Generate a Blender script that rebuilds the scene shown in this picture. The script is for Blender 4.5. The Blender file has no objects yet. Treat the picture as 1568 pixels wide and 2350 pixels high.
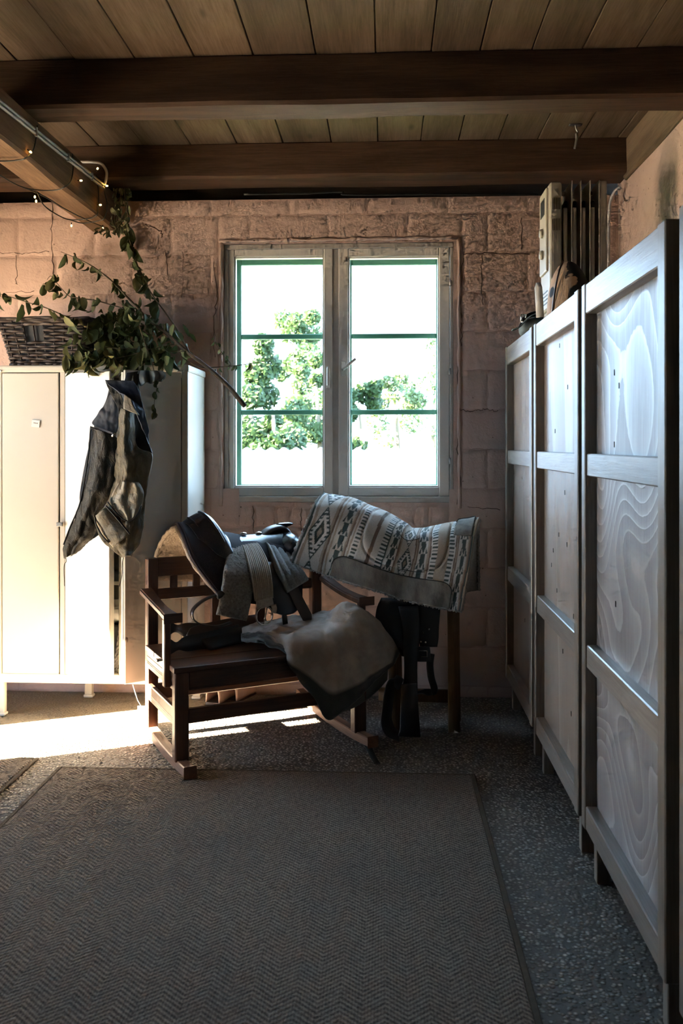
import bpy, bmesh, math, random
import numpy as np
from mathutils import Vector, Matrix

scene = bpy.context.scene
COL = scene.collection
random.seed(7)
PI = math.pi

# ------------------------------------------------------------------ camera
F_PX = 2040.0                     # focal length in pixels of the 1568 x 2350 frame
CX, HORIZON = 784.0, 1020.0       # principal column and eye level row
YAW = math.atan(100.0 / F_PX)
EYE = 1.30
cam_d = bpy.data.cameras.new('camera')
cam = bpy.data.objects.new('camera', cam_d)
COL.objects.link(cam)
cam.location = (0, 0, EYE)
cam.rotation_euler = (PI / 2, 0, YAW)
cam_d.sensor_fit = 'VERTICAL'
cam_d.sensor_height = 36.0
cam_d.lens = F_PX / 2350.0 * 36.0
cam_d.shift_y = (HORIZON - 1175.0) / 2350.0
cam_d.clip_start = 0.02
cam_d.clip_end = 200
cam_d.dof.use_dof = True
cam_d.dof.focus_distance = 3.7
cam_d.dof.aperture_fstop = 6.3
scene.camera = cam

# ------------------------------------------------------------------ world, sun, exposure
world = bpy.data.worlds.new('world')
scene.world = world
world.use_nodes = True
wnt = world.node_tree
bg = wnt.nodes['Background']
bg.inputs['Color'].default_value = (0.46, 0.71, 1.0, 1)
bg.inputs['Strength'].default_value = 1.5

sun_d = bpy.data.lights.new('sun', 'SUN')
sun_d.energy = 28.0
sun_d.color = (1.0, 0.84, 0.63)
sun_d.angle = math.radians(0.6)
sun = bpy.data.objects.new('sun', sun_d)
COL.objects.link(sun)
SUN_DIR = Vector((0.90, 0.42, -0.40)).normalized()
sun.rotation_euler = SUN_DIR.to_track_quat('-Z', 'Y').to_euler()
sun.location = (-6, 0, 6)

def portal(name, loc, rot, sx, sy):
    d = bpy.data.lights.new(name, 'AREA')
    d.shape = 'RECTANGLE'; d.size = sx; d.size_y = sy
    d.cycles.is_portal = True
    o = bpy.data.objects.new(name, d); COL.objects.link(o)
    o.location = loc; o.rotation_euler = rot
    return o
portal('daylight_portal', (-0.25, 4.87, 1.67), (-PI / 2, 0, 0), 1.2, 1.35)
portal('daylight_portal', (-2.73, 3.34, 1.025), (0, -PI / 2, 0), 2.05, 0.62)
portal('daylight_portal', (-2.73, 4.06, 1.66), (0, -PI / 2, 0), .80, 0.44)
portal('daylight_portal', (-2.73, 2.20, 1.65), (0, -PI / 2, 0), .7, 0.7)

scene.view_settings.view_transform = 'Standard'
scene.view_settings.look = 'None'
scene.view_settings.exposure = 4.02
scene.view_settings.gamma = 1.0
scene.view_settings.use_curve_mapping = False
scene.cycles.use_denoising = True
scene.cycles.max_bounces = 8
scene.cycles.diffuse_bounces = 4
scene.cycles.glossy_bounces = 3
scene.cycles.use_adaptive_sampling = True
scene.cycles.adaptive_threshold = 0.05
scene.cycles.adaptive_min_samples = 12
scene.cycles.transparent_max_bounces = 16
scene.cycles.caustics_reflective = False
scene.cycles.caustics_refractive = False
scene.cycles.sample_clamp_indirect = 12.0

# ------------------------------------------------------------------ measuring helpers
_c, _s = math.cos(YAW), math.sin(YAW)
def at(px, py, y):
    """room position of a photo point that lies at room depth y (metres)"""
    r = (px - CX) / F_PX; u = (HORIZON - py) / F_PX
    dx = _c * r - _s; dy = _s * r + _c
    t = y / dy
    return Vector((dx * t, y, EYE + u * t))
def atx(px, py, x):
    r = (px - CX) / F_PX; u = (HORIZON - py) / F_PX
    dx = _c * r - _s; dy = _s * r + _c
    t = x / dx
    return Vector((x, dy * t, EYE + u * t))

# ------------------------------------------------------------------ object helpers
def link(name, mesh, mat=None, parent=None):
    o = bpy.data.objects.new(name, mesh)
    COL.objects.link(o)
    if mat is not None and not mesh.materials:
        for m in (mat if isinstance(mat, (list, tuple)) else [mat]):
            mesh.materials.append(m)
    if parent is not None:
        o.parent = parent
        o.matrix_parent_inverse = pm(parent).inverted()
    return o
def pm(o):
    m = Matrix.LocRotScale(o.location, o.rotation_euler, o.scale)
    if o.parent is not None:
        m = pm(o.parent) @ o.matrix_parent_inverse @ m
    return m
def tag(o, label=None, cat=None, group=None, kind=None):
    if label: o['label'] = label
    if cat: o['category'] = cat
    if group: o['group'] = group
    if kind: o['kind'] = kind
    return o
def thing(name, loc, label=None, cat=None, group=None, kind=None, rz=0.0):
    o = bpy.data.objects.new(name, None)
    COL.objects.link(o)
    o.location = loc; o.rotation_euler = (0, 0, rz)
    o.empty_display_size = 0.05
    return tag(o, label, cat, group, kind)

def mesh_from(name, verts, faces, smooth=False):
    me = bpy.data.meshes.new(name)
    me.from_pydata([tuple(v) for v in verts], [], [tuple(f) for f in faces])
    me.update()
    if smooth:
        me.polygons.foreach_set('use_smooth', [True] * len(me.polygons))
    return me
def bm_mesh(name, bm, smooth=False, recalc=True):
    if recalc:
        bmesh.ops.recalc_face_normals(bm, faces=bm.faces)
    me = bpy.data.meshes.new(name)
    bm.to_mesh(me); bm.free()
    if smooth:
        me.polygons.foreach_set('use_smooth', [True] * len(me.polygons))
    return me

def add_box(bm, lo, hi, M=None, bevel=0.0, seg=1):
    lo = Vector(lo); hi = Vector(hi)
    vs = bmesh.ops.create_cube(bm, size=1.0)['verts']
    c = (lo + hi) / 2; d = hi - lo
    for v in vs:
        v.co = Vector((v.co.x * d.x + c.x, v.co.y * d.y + c.y, v.co.z * d.z + c.z))
    if bevel > 0:
        es = list({e for v in vs for e in v.link_edges})
        r = bmesh.ops.bevel(bm, geom=es, offset=bevel, segments=seg, profile=0.6, affect='EDGES')
        vs = list({v for f in r['faces'] for v in f.verts} | {v for v in vs if v.is_valid})
    if M is not None:
        for v in vs: v.co = M @ v.co
    return vs
def box(name, lo, hi, mat, parent=None, M=None, bevel=0.003, seg=1):
    bm = bmesh.new()
    add_box(bm, lo, hi, M, bevel, seg)
    return link(name, bm_mesh(name, bm), mat, parent)

def frames(pts):
    """parallel-transport frames along a polyline"""
    P = [Vector(p) for p in pts]
    T = []
    for i in range(len(P)):
        a = P[max(i - 1, 0)]; b = P[min(i + 1, len(P) - 1)]
        t = (b - a)
        T.append(t.normalized() if t.length > 1e-9 else Vector((0, 0, 1)))
    n = T[0].orthogonal().normalized()
    out = []
    for i, t in enumerate(T):
        n = (n - t * n.dot(t))
        n = n.normalized() if n.length > 1e-6 else t.orthogonal().normalized()
        out.append((P[i], t, n, t.cross(n)))
    return out
def smooth_path(pts, n=6, closed=False):
    P = [Vector(p) for p in pts]
    m = len(P); out = []
    rng = range(m if closed else m - 1)
    for i in rng:
        if closed:
            p0, p1, p2, p3 = P[(i - 1) % m], P[i], P[(i + 1) % m], P[(i + 2) % m]
        else:
            p0, p1, p2, p3 = P[max(i - 1, 0)], P[i], P[i + 1], P[min(i + 2, m - 1)]
        for k in range(n):
            t = k / n
            out.append(0.5 * ((2 * p1) + (-p0 + p2) * t + (2 * p0 - 5 * p1 + 4 * p2 - p3) * t * t + (-p0 + 3 * p1 - 3 * p2 + p3) * t ** 3))
    out.append(P[0].copy() if closed else P[-1])
    return out
def add_tube(bm, pts, r, seg=8, cap=True, flat=1.0):
    fr = frames(pts); rings = []
    N = len(fr)
    for i, (p, t, n, b) in enumerate(fr):
        rr = r(i / max(N - 1, 1)) if callable(r) else (r[i] if isinstance(r, (list, tuple)) else r)
        rings.append([bm.verts.new(p + n * math.cos(2 * PI * k / seg) * rr + b * math.sin(2 * PI * k / seg) * rr * flat) for k in range(seg)])
    for a, b in zip(rings[:-1], rings[1:]):
        for k in range(seg):
            bm.faces.new((a[k], a[(k + 1) % seg], b[(k + 1) % seg], b[k]))
    if cap and seg > 2:
        bm.faces.new(rings[0][::-1]); bm.faces.new(rings[-1])
def tube(name, pts, r, mat, parent=None, seg=8, flat=1.0):
    bm = bmesh.new(); add_tube(bm, pts, r, seg, True, flat)
    return link(name, bm_mesh(name, bm, True), mat, parent)
def lathe(name, prof, origin, mat, parent=None, seg=24, axis='Z', M=None):
    """prof: list of (radius, height)"""
    vs, fs = [], []
    n = len(prof)
    for k in range(seg):
        a = 2 * PI * k / seg
        for r, h in prof:
            v = Vector((r * math.cos(a), r * math.sin(a), h))
            if axis == 'Y': v = Vector((v.x, v.z, v.y))
            if axis == 'X': v = Vector((v.z, v.x, v.y))
            if M is not None: v = M @ v
            vs.append(v + Vector(origin))
    for k in range(seg):
        k2 = (k + 1) % seg
        for i in range(n - 1):
            fs.append((k * n + i, k2 * n + i, k2 * n + i + 1, k * n + i + 1))
    bm = bmesh.new()
    me = mesh_from(name, vs, fs)
    bm.from_mesh(me); bpy.data.meshes.remove(me)
    bmesh.ops.remove_doubles(bm, verts=bm.verts, dist=1e-5)
    return link(name, bm_mesh(name, bm, True), mat, parent)
def strip(name, pts, width, thick, mat, parent=None, side=None, bevel=True):
    """a flat strap swept along pts; side = direction of its width (vector or list)"""
    P = [Vector(p) for p in pts]; N = len(P)
    vs, fs = [], []
    for i, p in enumerate(P):
        t = (P[min(i + 1, N - 1)] - P[max(i - 1, 0)]).normalized()
        s = Vector(side[i] if isinstance(side, list) else side)
        s = (s - t * s.dot(t)).normalized()
        nn = t.cross(s).normalized()
        w = (width(i / (N - 1)) if callable(width) else width) / 2
        h = thick / 2
        if bevel:
            sec = [(-w, -h * .4), (-w * .93, -h), (w * .93, -h), (w, -h * .4), (w, h * .4), (w * .93, h), (-w * .93, h), (-w, h * .4)]
        else:
            sec = [(-w, -h), (w, -h), (w, h), (-w, h)]
        vs += [p + s * a + nn * b for a, b in sec]
    m = 8 if bevel else 4
    for i in range(N - 1):
        for k in range(m):
            fs.append((i * m + k, i * m + (k + 1) % m, (i + 1) * m + (k + 1) % m, (i + 1) * m + k))
    fs.append(tuple(range(m))[::-1]); fs.append(tuple((N - 1) * m + k for k in range(m)))
    bm = bmesh.new(); me = mesh_from(name, vs, fs); bm.from_mesh(me); bpy.data.meshes.remove(me)
    return link(name, bm_mesh(name, bm, True), mat, parent)

def cr_matrix(m, n):
    """rows of Catmull-Rom weights: n samples over m control points"""
    A = np.zeros((n, m))
    for i in range(n):
        x = i / (n - 1) * (m - 1)
        k = min(int(x), m - 2); t = x - k
        w = [-.5 * t + t * t - .5 * t ** 3, 1 - 2.5 * t * t + 1.5 * t ** 3, .5 * t + 2 * t * t - 1.5 * t ** 3, -.5 * t * t + .5 * t ** 3]
        idx = [k - 1, k, k + 1, k + 2]
        for q, ww in zip(idx, w):
            if q < 0:
                A[i, 0] += 2 * ww; A[i, 1] -= ww
            elif q > m - 1:
                A[i, m - 1] += 2 * ww; A[i, m - 2] -= ww
            else:
                A[i, q] += ww
    return A
def net_grid(ctrl, nu, nv):
    C = np.array([[tuple(p) for p in row] for row in ctrl], float)      # rows x cols x 3
    A = cr_matrix(C.shape[0], nu); B = cr_matrix(C.shape[1], nv)
    return np.einsum('ai,bj,ijk->abk', A, B, C)
def grid_normals(G):
    du = np.gradient(G, axis=0); dv = np.gradient(G, axis=1)
    n = np.cross(du, dv)
    return n / (np.linalg.norm(n, axis=2, keepdims=True) + 1e-12)
def sheet(name, G, thick, mat, parent=None, N=None, smooth=True):
    """closed thick sheet from a grid of points"""
    nu, nv = G.shape[:2]
    if N is None: N = grid_normals(G)
    T = thick if np.isscalar(thick) else thick[..., None]
    top = (G + N * T / 2).reshape(-1, 3); bot = (G - N * T / 2).reshape(-1, 3)
    vs = np.concatenate([top, bot]); o = nu * nv
    fs = []
    for i in range(nu - 1):
        for j in range(nv - 1):
            a, b, c, d = i * nv + j, i * nv + j + 1, (i + 1) * nv + j + 1, (i + 1) * nv + j
            fs.append((a, d, c, b)); fs.append((a + o, b + o, c + o, d + o))
    for i in range(nu - 1):
        a, d = i * nv, (i + 1) * nv
        fs.append((a, a + o, d + o, d))
        a, d = i * nv + nv - 1, (i + 1) * nv + nv - 1
        fs.append((a, d, d + o, a + o))
    for j in range(nv - 1):
        a, b = j, j + 1
        fs.append((a, b, b + o, a + o))
        a, b = (nu - 1) * nv + j, (nu - 1) * nv + j + 1
        fs.append((a, a + o, b + o, b))
    me = mesh_from(name, vs.tolist(), fs)
    bm = bmesh.new(); bm.from_mesh(me); bpy.data.meshes.remove(me)
    return link(name, bm_mesh(name, bm, smooth), mat, parent)
def vnoise(G, scale, seed=0, octaves=3):
    """smooth value noise on an array of 3-D points, about -1..1"""
    from mathutils import noise as mn
    flat = G.reshape(-1, 3); out = np.zeros(len(flat))
    for i, p in enumerate(flat):
        out[i] = mn.fractal(Vector(p) * scale + Vector((seed * 7.3, seed * 3.1, seed)), 1.0, 2.0, octaves)
    return out.reshape(G.shape[:-1])
# ------------------------------------------------------------------ materials
class NT:
    def __init__(s, name):
        s.m = bpy.data.materials.new(name); s.m.use_nodes = True
        s.t = s.m.node_tree; s.b = s.t.nodes['Principled BSDF']
        s.out = s.t.nodes['Material Output']
    def n(s, typ, **kw):
        nd = s.t.nodes.new('ShaderNode' + typ)
        for k, v in kw.items():
            if k.startswith('_'): setattr(nd, k[1:], v)
        for k, v in kw.items():
            if not k.startswith('_'):
                key = k.replace('__', ' ')
                sock = nd.inputs[int(key[1:])] if key[0] == 'i' and key[1:].isdigit() else nd.inputs[key]
                s.set(sock, v)
        return nd
    def set(s, sock, v):
        if hasattr(v, 'is_output') or isinstance(v, bpy.types.NodeSocket): s.t.links.new(v, sock)
        elif isinstance(v, bpy.types.Node): s.t.links.new(v.outputs[0], sock)
        else:
            if isinstance(v, (tuple, list)) and len(v) == 3 and sock.type == 'RGBA': v = (*v, 1)
            sock.default_value = v
    def math(s, op, a, b=0.0, c=0.0):
        return s.n('Math', _operation=op, i0=a, i1=b, i2=c).outputs[0]
    def mix(s, f, a, b, blend='MIX'):
        m = s.n('Mix', _data_type='RGBA', _blend_type=blend)
        s.set(m.inputs[0], f); s.set(m.inputs[6], a); s.set(m.inputs[7], b)
        return m.outputs[2]
    def coord(s, scale=(1, 1, 1), rnd=0.0, rot=(0, 0, 0), out='Object'):
        tc = s.n('TexCoord').outputs[out]
        if rnd:
            oi = s.n('ObjectInfo').outputs['Random']
            r1 = s.math('MULTIPLY', oi, rnd); r2 = s.math('MULTIPLY', oi, rnd * 1.7)
            cb = s.n('CombineXYZ', i0=r1, i1=r2, i2=r1)
            tc = s.n('VectorMath', _operation='ADD', i0=tc, i1=cb).outputs[0]
        mp = s.n('Mapping', _vector_type='POINT')
        s.t.links.new(tc, mp.inputs[0])
        mp.inputs[3].default_value = scale; mp.inputs[2].default_value = rot
        return mp.outputs[0]
    def noise(s, vec, scale, detail=4, rough=.55, dist=0.0):
        return s.n('TexNoise', Vector=vec, Scale=scale, Detail=detail, Roughness=rough, Distortion=dist).outputs['Fac']
    def ramp(s, fac, stops):
        r = s.n('ValToRGB', Fac=fac)
        el = r.color_ramp.elements
        while len(el) < len(stops): el.new(0.5)
        for e, (p, c) in zip(el, stops):
            e.position = p
            e.color = (c, c, c, 1) if np.isscalar(c) else (*c, 1)
        return r.outputs[0]
    def bump(s, h, strength=.3, dist=.01, normal=None):
        b = s.n('Bump', Height=h, Strength=strength, Distance=dist)
        if normal is not None: s.set(b.inputs['Normal'], normal)
        s.set(s.b.inputs['Normal'], b.outputs[0])
        return b.outputs[0]
    def fin(s, color=None, rough=None, metal=None, spec=None, **kw):
        if color is not None: s.set(s.b.inputs['Base Color'], color)
        if rough is not None: s.set(s.b.inputs['Roughness'], rough)
        if metal is not None: s.set(s.b.inputs['Metallic'], metal)
        if spec is not None: s.set(s.b.inputs['Specular IOR Level'], spec)
        for k, v in kw.items(): s.set(s.b.inputs[k.replace('__', ' ')], v)
        return s.m

def mat_plain(name, col, rough=.5, metal=0, spec=.5, var=.12, nscale=8, bump=0.0, bscale=200, **kw):
    t = NT(name); v = t.coord(rnd=5)
    n = t.noise(v, nscale, 5)
    c = t.mix(n, tuple(x * (1 - var) for x in col), tuple(min(1, x * (1 + var)) for x in col))
    if bump: t.bump(t.noise(v, bscale, 3), bump, .004)
    return t.fin(c, rough, metal, spec, **kw)

def mat_wood(name, dark, light, axis='y', fine=60, rough=.6, grain=12, bump=.25, knots=True, spec=.35, rnd=11, vary=.25):
    t = NT(name)
    al = {'x': 0, 'y': 1, 'z': 2}[axis]
    sc = [grain] * 3; sc[al] = 1.0
    sf = [fine] * 3; sf[al] = 2.2
    v1 = t.coord(tuple(sc), rnd); v2 = t.coord(tuple(sf), rnd)
    n1 = t.noise(v1, 1.0, 6, .6, .8)
    n2 = t.noise(v2, 3.0, 5, .65, .3)
    f = t.math('ADD', t.math('MULTIPLY', n1, .62), t.math('MULTIPLY', n2, .38))
    mid = tuple((a + b) / 2 for a, b in zip(dark, light))
    c = t.ramp(f, [(.28, tuple(x * .65 for x in dark)), (.42, dark), (.55, mid), (.70, light)])
    oi = t.n('ObjectInfo').outputs['Random']
    c = t.mix(1.0, c, t.ramp(oi, [(0, (1 - vary,) * 3), (1, (1 + vary * .3,) * 3)]), 'MULTIPLY')
    if knots:
        sk = [5.0] * 3; sk[al] = 1.7
        vk = t.coord(tuple(sk), rnd)
        vo = t.n('TexVoronoi', Vector=vk, Scale=1.0, _feature='F1').outputs['Distance']
        kf = t.ramp(vo, [(.03, 1.0), (.10, 0.0)])
        c = t.mix(kf, c, tuple(x * .35 for x in dark))
    t.bump(f, bump, .006)
    return t.fin(c, rough, 0, spec)

# painted block wall
def mat_wall(name, c1, c2, stain=.35):
    t = NT(name); v = t.coord()
    n = t.noise(v, 2.2, 6, .6)
    n2 = t.noise(v, 14, 5, .65)
    c = t.mix(n, c1, c2)
    c = t.mix(t.ramp(n2, [(.60, 0.0), (.78, stain)]), c, tuple(x * .35 for x in c1))
    spots = t.n('TexVoronoi', Vector=v, Scale=26.0, Randomness=1.0).outputs['Distance']
    gate = t.ramp(t.noise(v, 3.5, 2), [(.55, 0.0), (.62, 1.0)])
    sp = t.math('MULTIPLY', t.ramp(spots, [(.05, 1.0), (.11, 0.0)]), gate)
    c = t.mix(sp, c, tuple(x * .25 for x in c1))
    b1 = t.noise(v, 120, 4, .6); b2 = t.noise(v, 22, 5, .6)
    h = t.math('ADD', t.math('MULTIPLY', b1, .35), b2)
    h = t.math('SUBTRACT', h, t.math('MULTIPLY', sp, 1.0))
    t.bump(h, .55, .008)
    return t.fin(c, .75, 0, .25)
M_WALL = mat_wall('pink_painted_block', (.50, .345, .285), (.58, .42, .36))
M_WALLR = mat_wall('pink_painted_plaster', (.46, .33, .28), (.53, .40, .34), .2)
M_GROUT = mat_wall('pink_painted_mortar', (.43, .29, .235), (.54, .385, .325), .6)
M_WALLD = mat_wood('dark_boarded_wall', (.05, .035, .025), (.10, .07, .05), 'z', 40, .8, 8, .3, False)

# exposed aggregate floor
def mat_floor():
    t = NT('pebbled_concrete'); v = t.coord()
    wob = t.noise(v, 40, 3)
    vo = t.n('TexVoronoi', Vector=v, Scale=85.0, Randomness=1.0)
    d = vo.outputs['Distance']; cell = vo.outputs['Color']
    sx = t.n('SeparateColor', Color=cell)
    stone = t.ramp(sx.outputs[0], [(0.0, (.12, .106, .092)), (.3, (.22, .197, .17)), (.65, (.34, .305, .262)), (1.0, (.50, .455, .40))])
    edge = t.ramp(d, [(.22, 0.0), (.60, 1.0)])
    c = t.mix(edge, stone, (.11, .095, .08))
    # towards the locker the pebbles are worn smooth and dusty
    sep = t.n('SeparateXYZ', Vector=t.coord())
    dx = t.math('ADD', t.math('MULTIPLY', sep.outputs[0], -1.0), -.75)
    dust = t.math('ADD', dx, t.math('MULTIPLY', t.math('SUBTRACT', t.noise(v, 2.5, 5), .5), 1.5))
    dustf = t.ramp(t.math('ADD', t.math('MULTIPLY', dust, .9), t.math('MULTIPLY', t.math('SUBTRACT', sep.outputs[1], 4.25), .9)), [(-.0, 0.0), (.45, .85)])
    dustc = t.mix(t.noise(v, 30, 6, .7), (.20, .165, .12), (.33, .28, .21))
    c = t.mix(dustf, c, dustc)
    big = t.noise(v, 1.8, 4)
    c = t.mix(t.ramp(big, [(.35, .35), (.65, 0.0)]), c, (.09, .085, .08))
    h = t.math('SUBTRACT', 1.0, edge)
    h = t.math('MULTIPLY', h, t.math('SUBTRACT', 1.0, t.math('MULTIPLY', dustf, .8)))
    h = t.math('ADD', h, t.math('MULTIPLY', wob, .6))
    t.bump(h, .7, .006)
    return t.fin(c, .78, 0, .3)
M_FLOOR = mat_floor()

# herringbone rug, real-size weave
def mat_rug():
    t = NT('herringbone_sisal'); v = t.coord()
    sep = t.n('SeparateXYZ', Vector=v)
    x, y = sep.outputs[0], sep.outputs[1]
    band = .052
    xb = t.math('DIVIDE', x, band)
    tri = t.math('PINGPONG', xb, 1.0)
    ph = t.math('ADD', t.math('DIVIDE', y, .017), t.math('MULTIPLY', tri, 2.6))
    line = t.math('SINE', t.math('MULTIPLY', ph, 2 * PI))
    cross = t.math('SINE', t.math('MULTIPLY', t.math('DIVIDE', x, .0075), 2 * PI))
    kn = t.noise(v, 130, 3, .7)
    patchy = t.noise(v, 1.6, 4)
    f = t.math('ADD', t.math('MULTIPLY', line, .24), t.math('ADD', t.math('MULTIPLY', cross, .08), t.math('MULTIPLY', t.math('SUBTRACT', kn, .5), 1.5)))
    f = t.math('ADD', f, .5)
    c = t.ramp(f, [(.05, (.040, .031, .023)), (.45, (.135, .104, .078)), (.95, (.29, .23, .175))])
    c = t.mix(t.ramp(patchy, [(.35, .3), (.65, 0.0)]), c, (.05, .045, .045))
    t.bump(f, .6, .004)
    return t.fin(c, .9, 0, .15)
M_RUG = mat_rug()
M_RUGB = mat_plain('rug_binding_tape', (.085, .068, .05), .9, 0, .1, .3, 60, .5, 300)

M_PLANK = mat_wood('ceiling_plank_wood', (.095, .064, .040), (.205, .15, .105), 'y', 45, .75, 9, .3, True, .2, vary=.45)
M_BEAM = mat_wood('old_beam_wood', (.042, .022, .013), (.115, .064, .038), 'x', 40, .7, 10, .5, True, .25)
M_BEAMY = mat_wood('old_beam_wood_lengthwise', (.12, .066, .036), (.27, .16, .09), 'y', 40, .7, 8, .5, True, .25)
M_DARKBOARD = mat_wood('dark_board', (.03, .02, .013), (.06, .04, .028), 'x', 40, .8, 8, .4, False)
M_PLATE = mat_wood('wall_plate_wood', (.11, .075, .045), (.20, .145, .095), 'y', 40, .75, 9, .3)
M_FRAMEW = mat_wood('cabinet_frame_pine', (.17, .125, .088), (.32, .26, .205), 'z', 55, .38, 10, .2, True, .5)
M_RAILW = mat_wood('cabinet_rail_pine', (.18, .14, .108), (.35, .29, .24), 'y', 55, .38, 10, .2, True, .5)
M_BENCH = mat_wood('dark_stained_bench_wood', (.065, .026, .014), (.19, .086, .046), 'x', 60, .42, 14, .2, False, .5)
M_BENCHV = mat_wood('dark_stained_bench_upright', (.065, .026, .014), (.19, .086, .046), 'z', 60, .42, 14, .2, False, .5)
M_ROCK = mat_wood('orange_rocker_wood', (.16, .075, .042), (.30, .155, .09), 'y', 60, .5, 14, .2, False, .4)  # rockers are lighter and more orange than the rest of the bench
M_STAND = mat_wood('saddle_stand_wood', (.12, .062, .028), (.27, .15, .07), 'z', 50, .55, 10, .25, True, .35)

def mat_ply(name, ca, cb, k, rings=11.0, sh=.5):
    """rotary cut plywood: contour-like figure, worn pale along the growth rings"""
    t = NT(name)
    v = t.coord((1.0, 1.0, sh), rnd=9)
    fld = t.noise(v, 1.7, 1.0, .35, .5)
    fine = t.noise(t.coord((60, 60, 2.5), rnd=9), 2.0, 4, .6)
    wob = t.noise(v, 34, 3, .6)
    ph = t.math('ADD', t.math('MULTIPLY', fld, rings), t.math('MULTIPLY', wob, .16))
    saw = t.math('FRACT', ph)
    ring = t.ramp(saw, [(0.0, .75), (.06, 1.0), (.16, .55), (.5, .22), (.9, 0.05), (.98, 0.0)])
    f = t.math('ADD', t.math('MULTIPLY', ring, k), t.math('MULTIPLY', t.math('SUBTRACT', fine, .5), .75))
    pat = t.noise(t.coord((1, 1, .7), rnd=4), 2.6, 4)
    f = t.math('ADD', f, t.math('MULTIPLY', t.math('SUBTRACT', pat, .5), .7))
    c = t.mix(t.math('ADD', f, .18), ca, cb)
    vo = t.n('TexVoronoi', Vector=t.coord((1, 1.0, .45), rnd=6), Scale=3.2).outputs['Distance']
    c = t.mix(t.ramp(vo, [(.02, .8), (.12, 0.0)]), c, tuple(x * .35 for x in ca))
    t.bump(f, .3, .004)
    return t.fin(c, t.math('SUBTRACT', .46, t.math('MULTIPLY', ring, .12)), 0, .5)
M_PLY3 = mat_ply('worn_plywood_bold_figure', (.16, .135, .125), (.44, .405, .385), .62, 20, .8)
M_PLY2 = mat_ply('worn_plywood_fine_figure', (.21, .15, .11), (.37, .30, .24), .25, 8, .12)
M_PLY1 = mat_ply('worn_plywood_plain', (.21, .135, .095), (.36, .265, .20), .2, 4, .12)
M_SIDE = mat_wood('cabinet_side_board', (.035, .025, .02), (.06, .044, .034), 'z', 50, .7, 10, .2, False)

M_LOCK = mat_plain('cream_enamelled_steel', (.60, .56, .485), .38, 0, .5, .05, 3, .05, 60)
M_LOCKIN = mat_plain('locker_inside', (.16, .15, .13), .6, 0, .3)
M_WIN = mat_plain('white_window_paint', (.68, .64, .59), .42, 0, .45, .08, 9, .15, 40)
M_WINF = mat_plain('grey_worn_window_frame', (.42, .38, .34), .55, 0, .3, .3, 12, .3, 60)
M_GREEN = mat_plain('green_window_paint', (.075, .215, .135), .5, 0, .4, .15, 20)
M_METAL = mat_plain('galvanised_metal', (.5, .5, .5), .35, 1.0, .5, .2, 20)
M_STEEL = mat_plain('polished_buckle_steel', (.75, .74, .7), .18, 1.0, .5, .1, 20)
M_WHITEP = mat_plain('white_plastic', (.62, .60, .56), .4, 0, .5, .06)
M_CONDUIT = mat_plain('grey_white_conduit', (.45, .45, .46), .45, 0, .5, .1)
M_RAD = mat_plain('cream_radiator_enamel', (.40, .37, .31), .4, 0, .45, .06)
M_RADF = mat_plain('radiator_fin_enamel', (.34, .30, .255), .45, 0, .4, .08)
M_BLACK = mat_plain('black_rubber', (.012, .012, .013), .5, 0, .4)
M_WIRE = mat_plain('black_cable', (.008, .009, .008), .5, 0, .4)
M_LEATHER = mat_plain('black_leather', (.012, .012, .014), .34, 0, .55, .4, 30, .18, 160)
M_LEATHB = mat_plain('dark_brown_leather', (.045, .026, .02), .42, 0, .5, .35, 30, .2, 160)
M_LEATHN = mat_plain('worn_navy_black_leather', (.016, .019, .026), .26, 0, .6, .3, 24, .12, 140)
M_QUILT = mat_plain('dark_quilted_cloth', (.028, .022, .026), .85, 0, .2, .3, 40, .35, 500)
M_GREYF = mat_plain('grey_floor_strap', (.03, .032, .03), .8, 0, .2)
M_CERAMIC = mat_plain('pale_shoe_leather', (.55, .36, .27), .4, 0, .5, .2, 20)
M_TAGW = mat_plain('white_paper', (.75, .74, .72), .7, 0, .2, .02)
M_INK = mat_plain('grey_print', (.18, .18, .18), .8, 0, .1, .02)
M_NAVY = mat_plain('navy_waxed_cloth', (.022, .032, .052), .55, 0, .35, .3, 25, .3, 400)
M_LINING = mat_plain('grey_blue_lining', (.085, .09, .10), .8, 0, .2, .25, 25, .3, 500)
M_CAP = mat_plain('grey_green_cloth', (.11, .125, .12), .8, 0, .2, .3, 30, .3, 500)
M_PIPING = mat_plain('black_piping', (.01, .01, .009), .6, 0, .3)

def mat_olive(name='waxed_olive_cotton', ca=(.055, .047, .028), cb=(.17, .135, .08)):
    t = NT(name); v = t.coord()
    n = t.noise(v, 7, 5, .6)
    c = t.mix(t.ramp(n, [(.35, 0.0), (.65, 1.0)]), ca, cb)
    cre = t.noise(t.coord((1, 1, .45)), 26, 5, .6, .8)
    fin = t.noise(v, 420, 2)
    h = t.math('ADD', cre, t.math('MULTIPLY', fin, .15))
    t.bump(h, .9, .016)
    return t.fin(c, .58, 0, .35)
M_OLIVE = mat_olive()
M_OLIVED = mat_olive('dark_waxed_olive_cotton', (.018, .016, .010), (.05, .042, .026))
def mat_tan():
    t = NT('faded_olive_pocket_cloth'); v = t.coord()
    n = t.noise(v, 12, 5, .6)
    c = t.mix(n, (.17, .14, .09), (.34, .29, .205))
    t.bump(t.noise(v, 40, 5, .6, .6), .6, .008)
    return t.fin(c, .5, 0, .4)
M_TAN = mat_tan()

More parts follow.
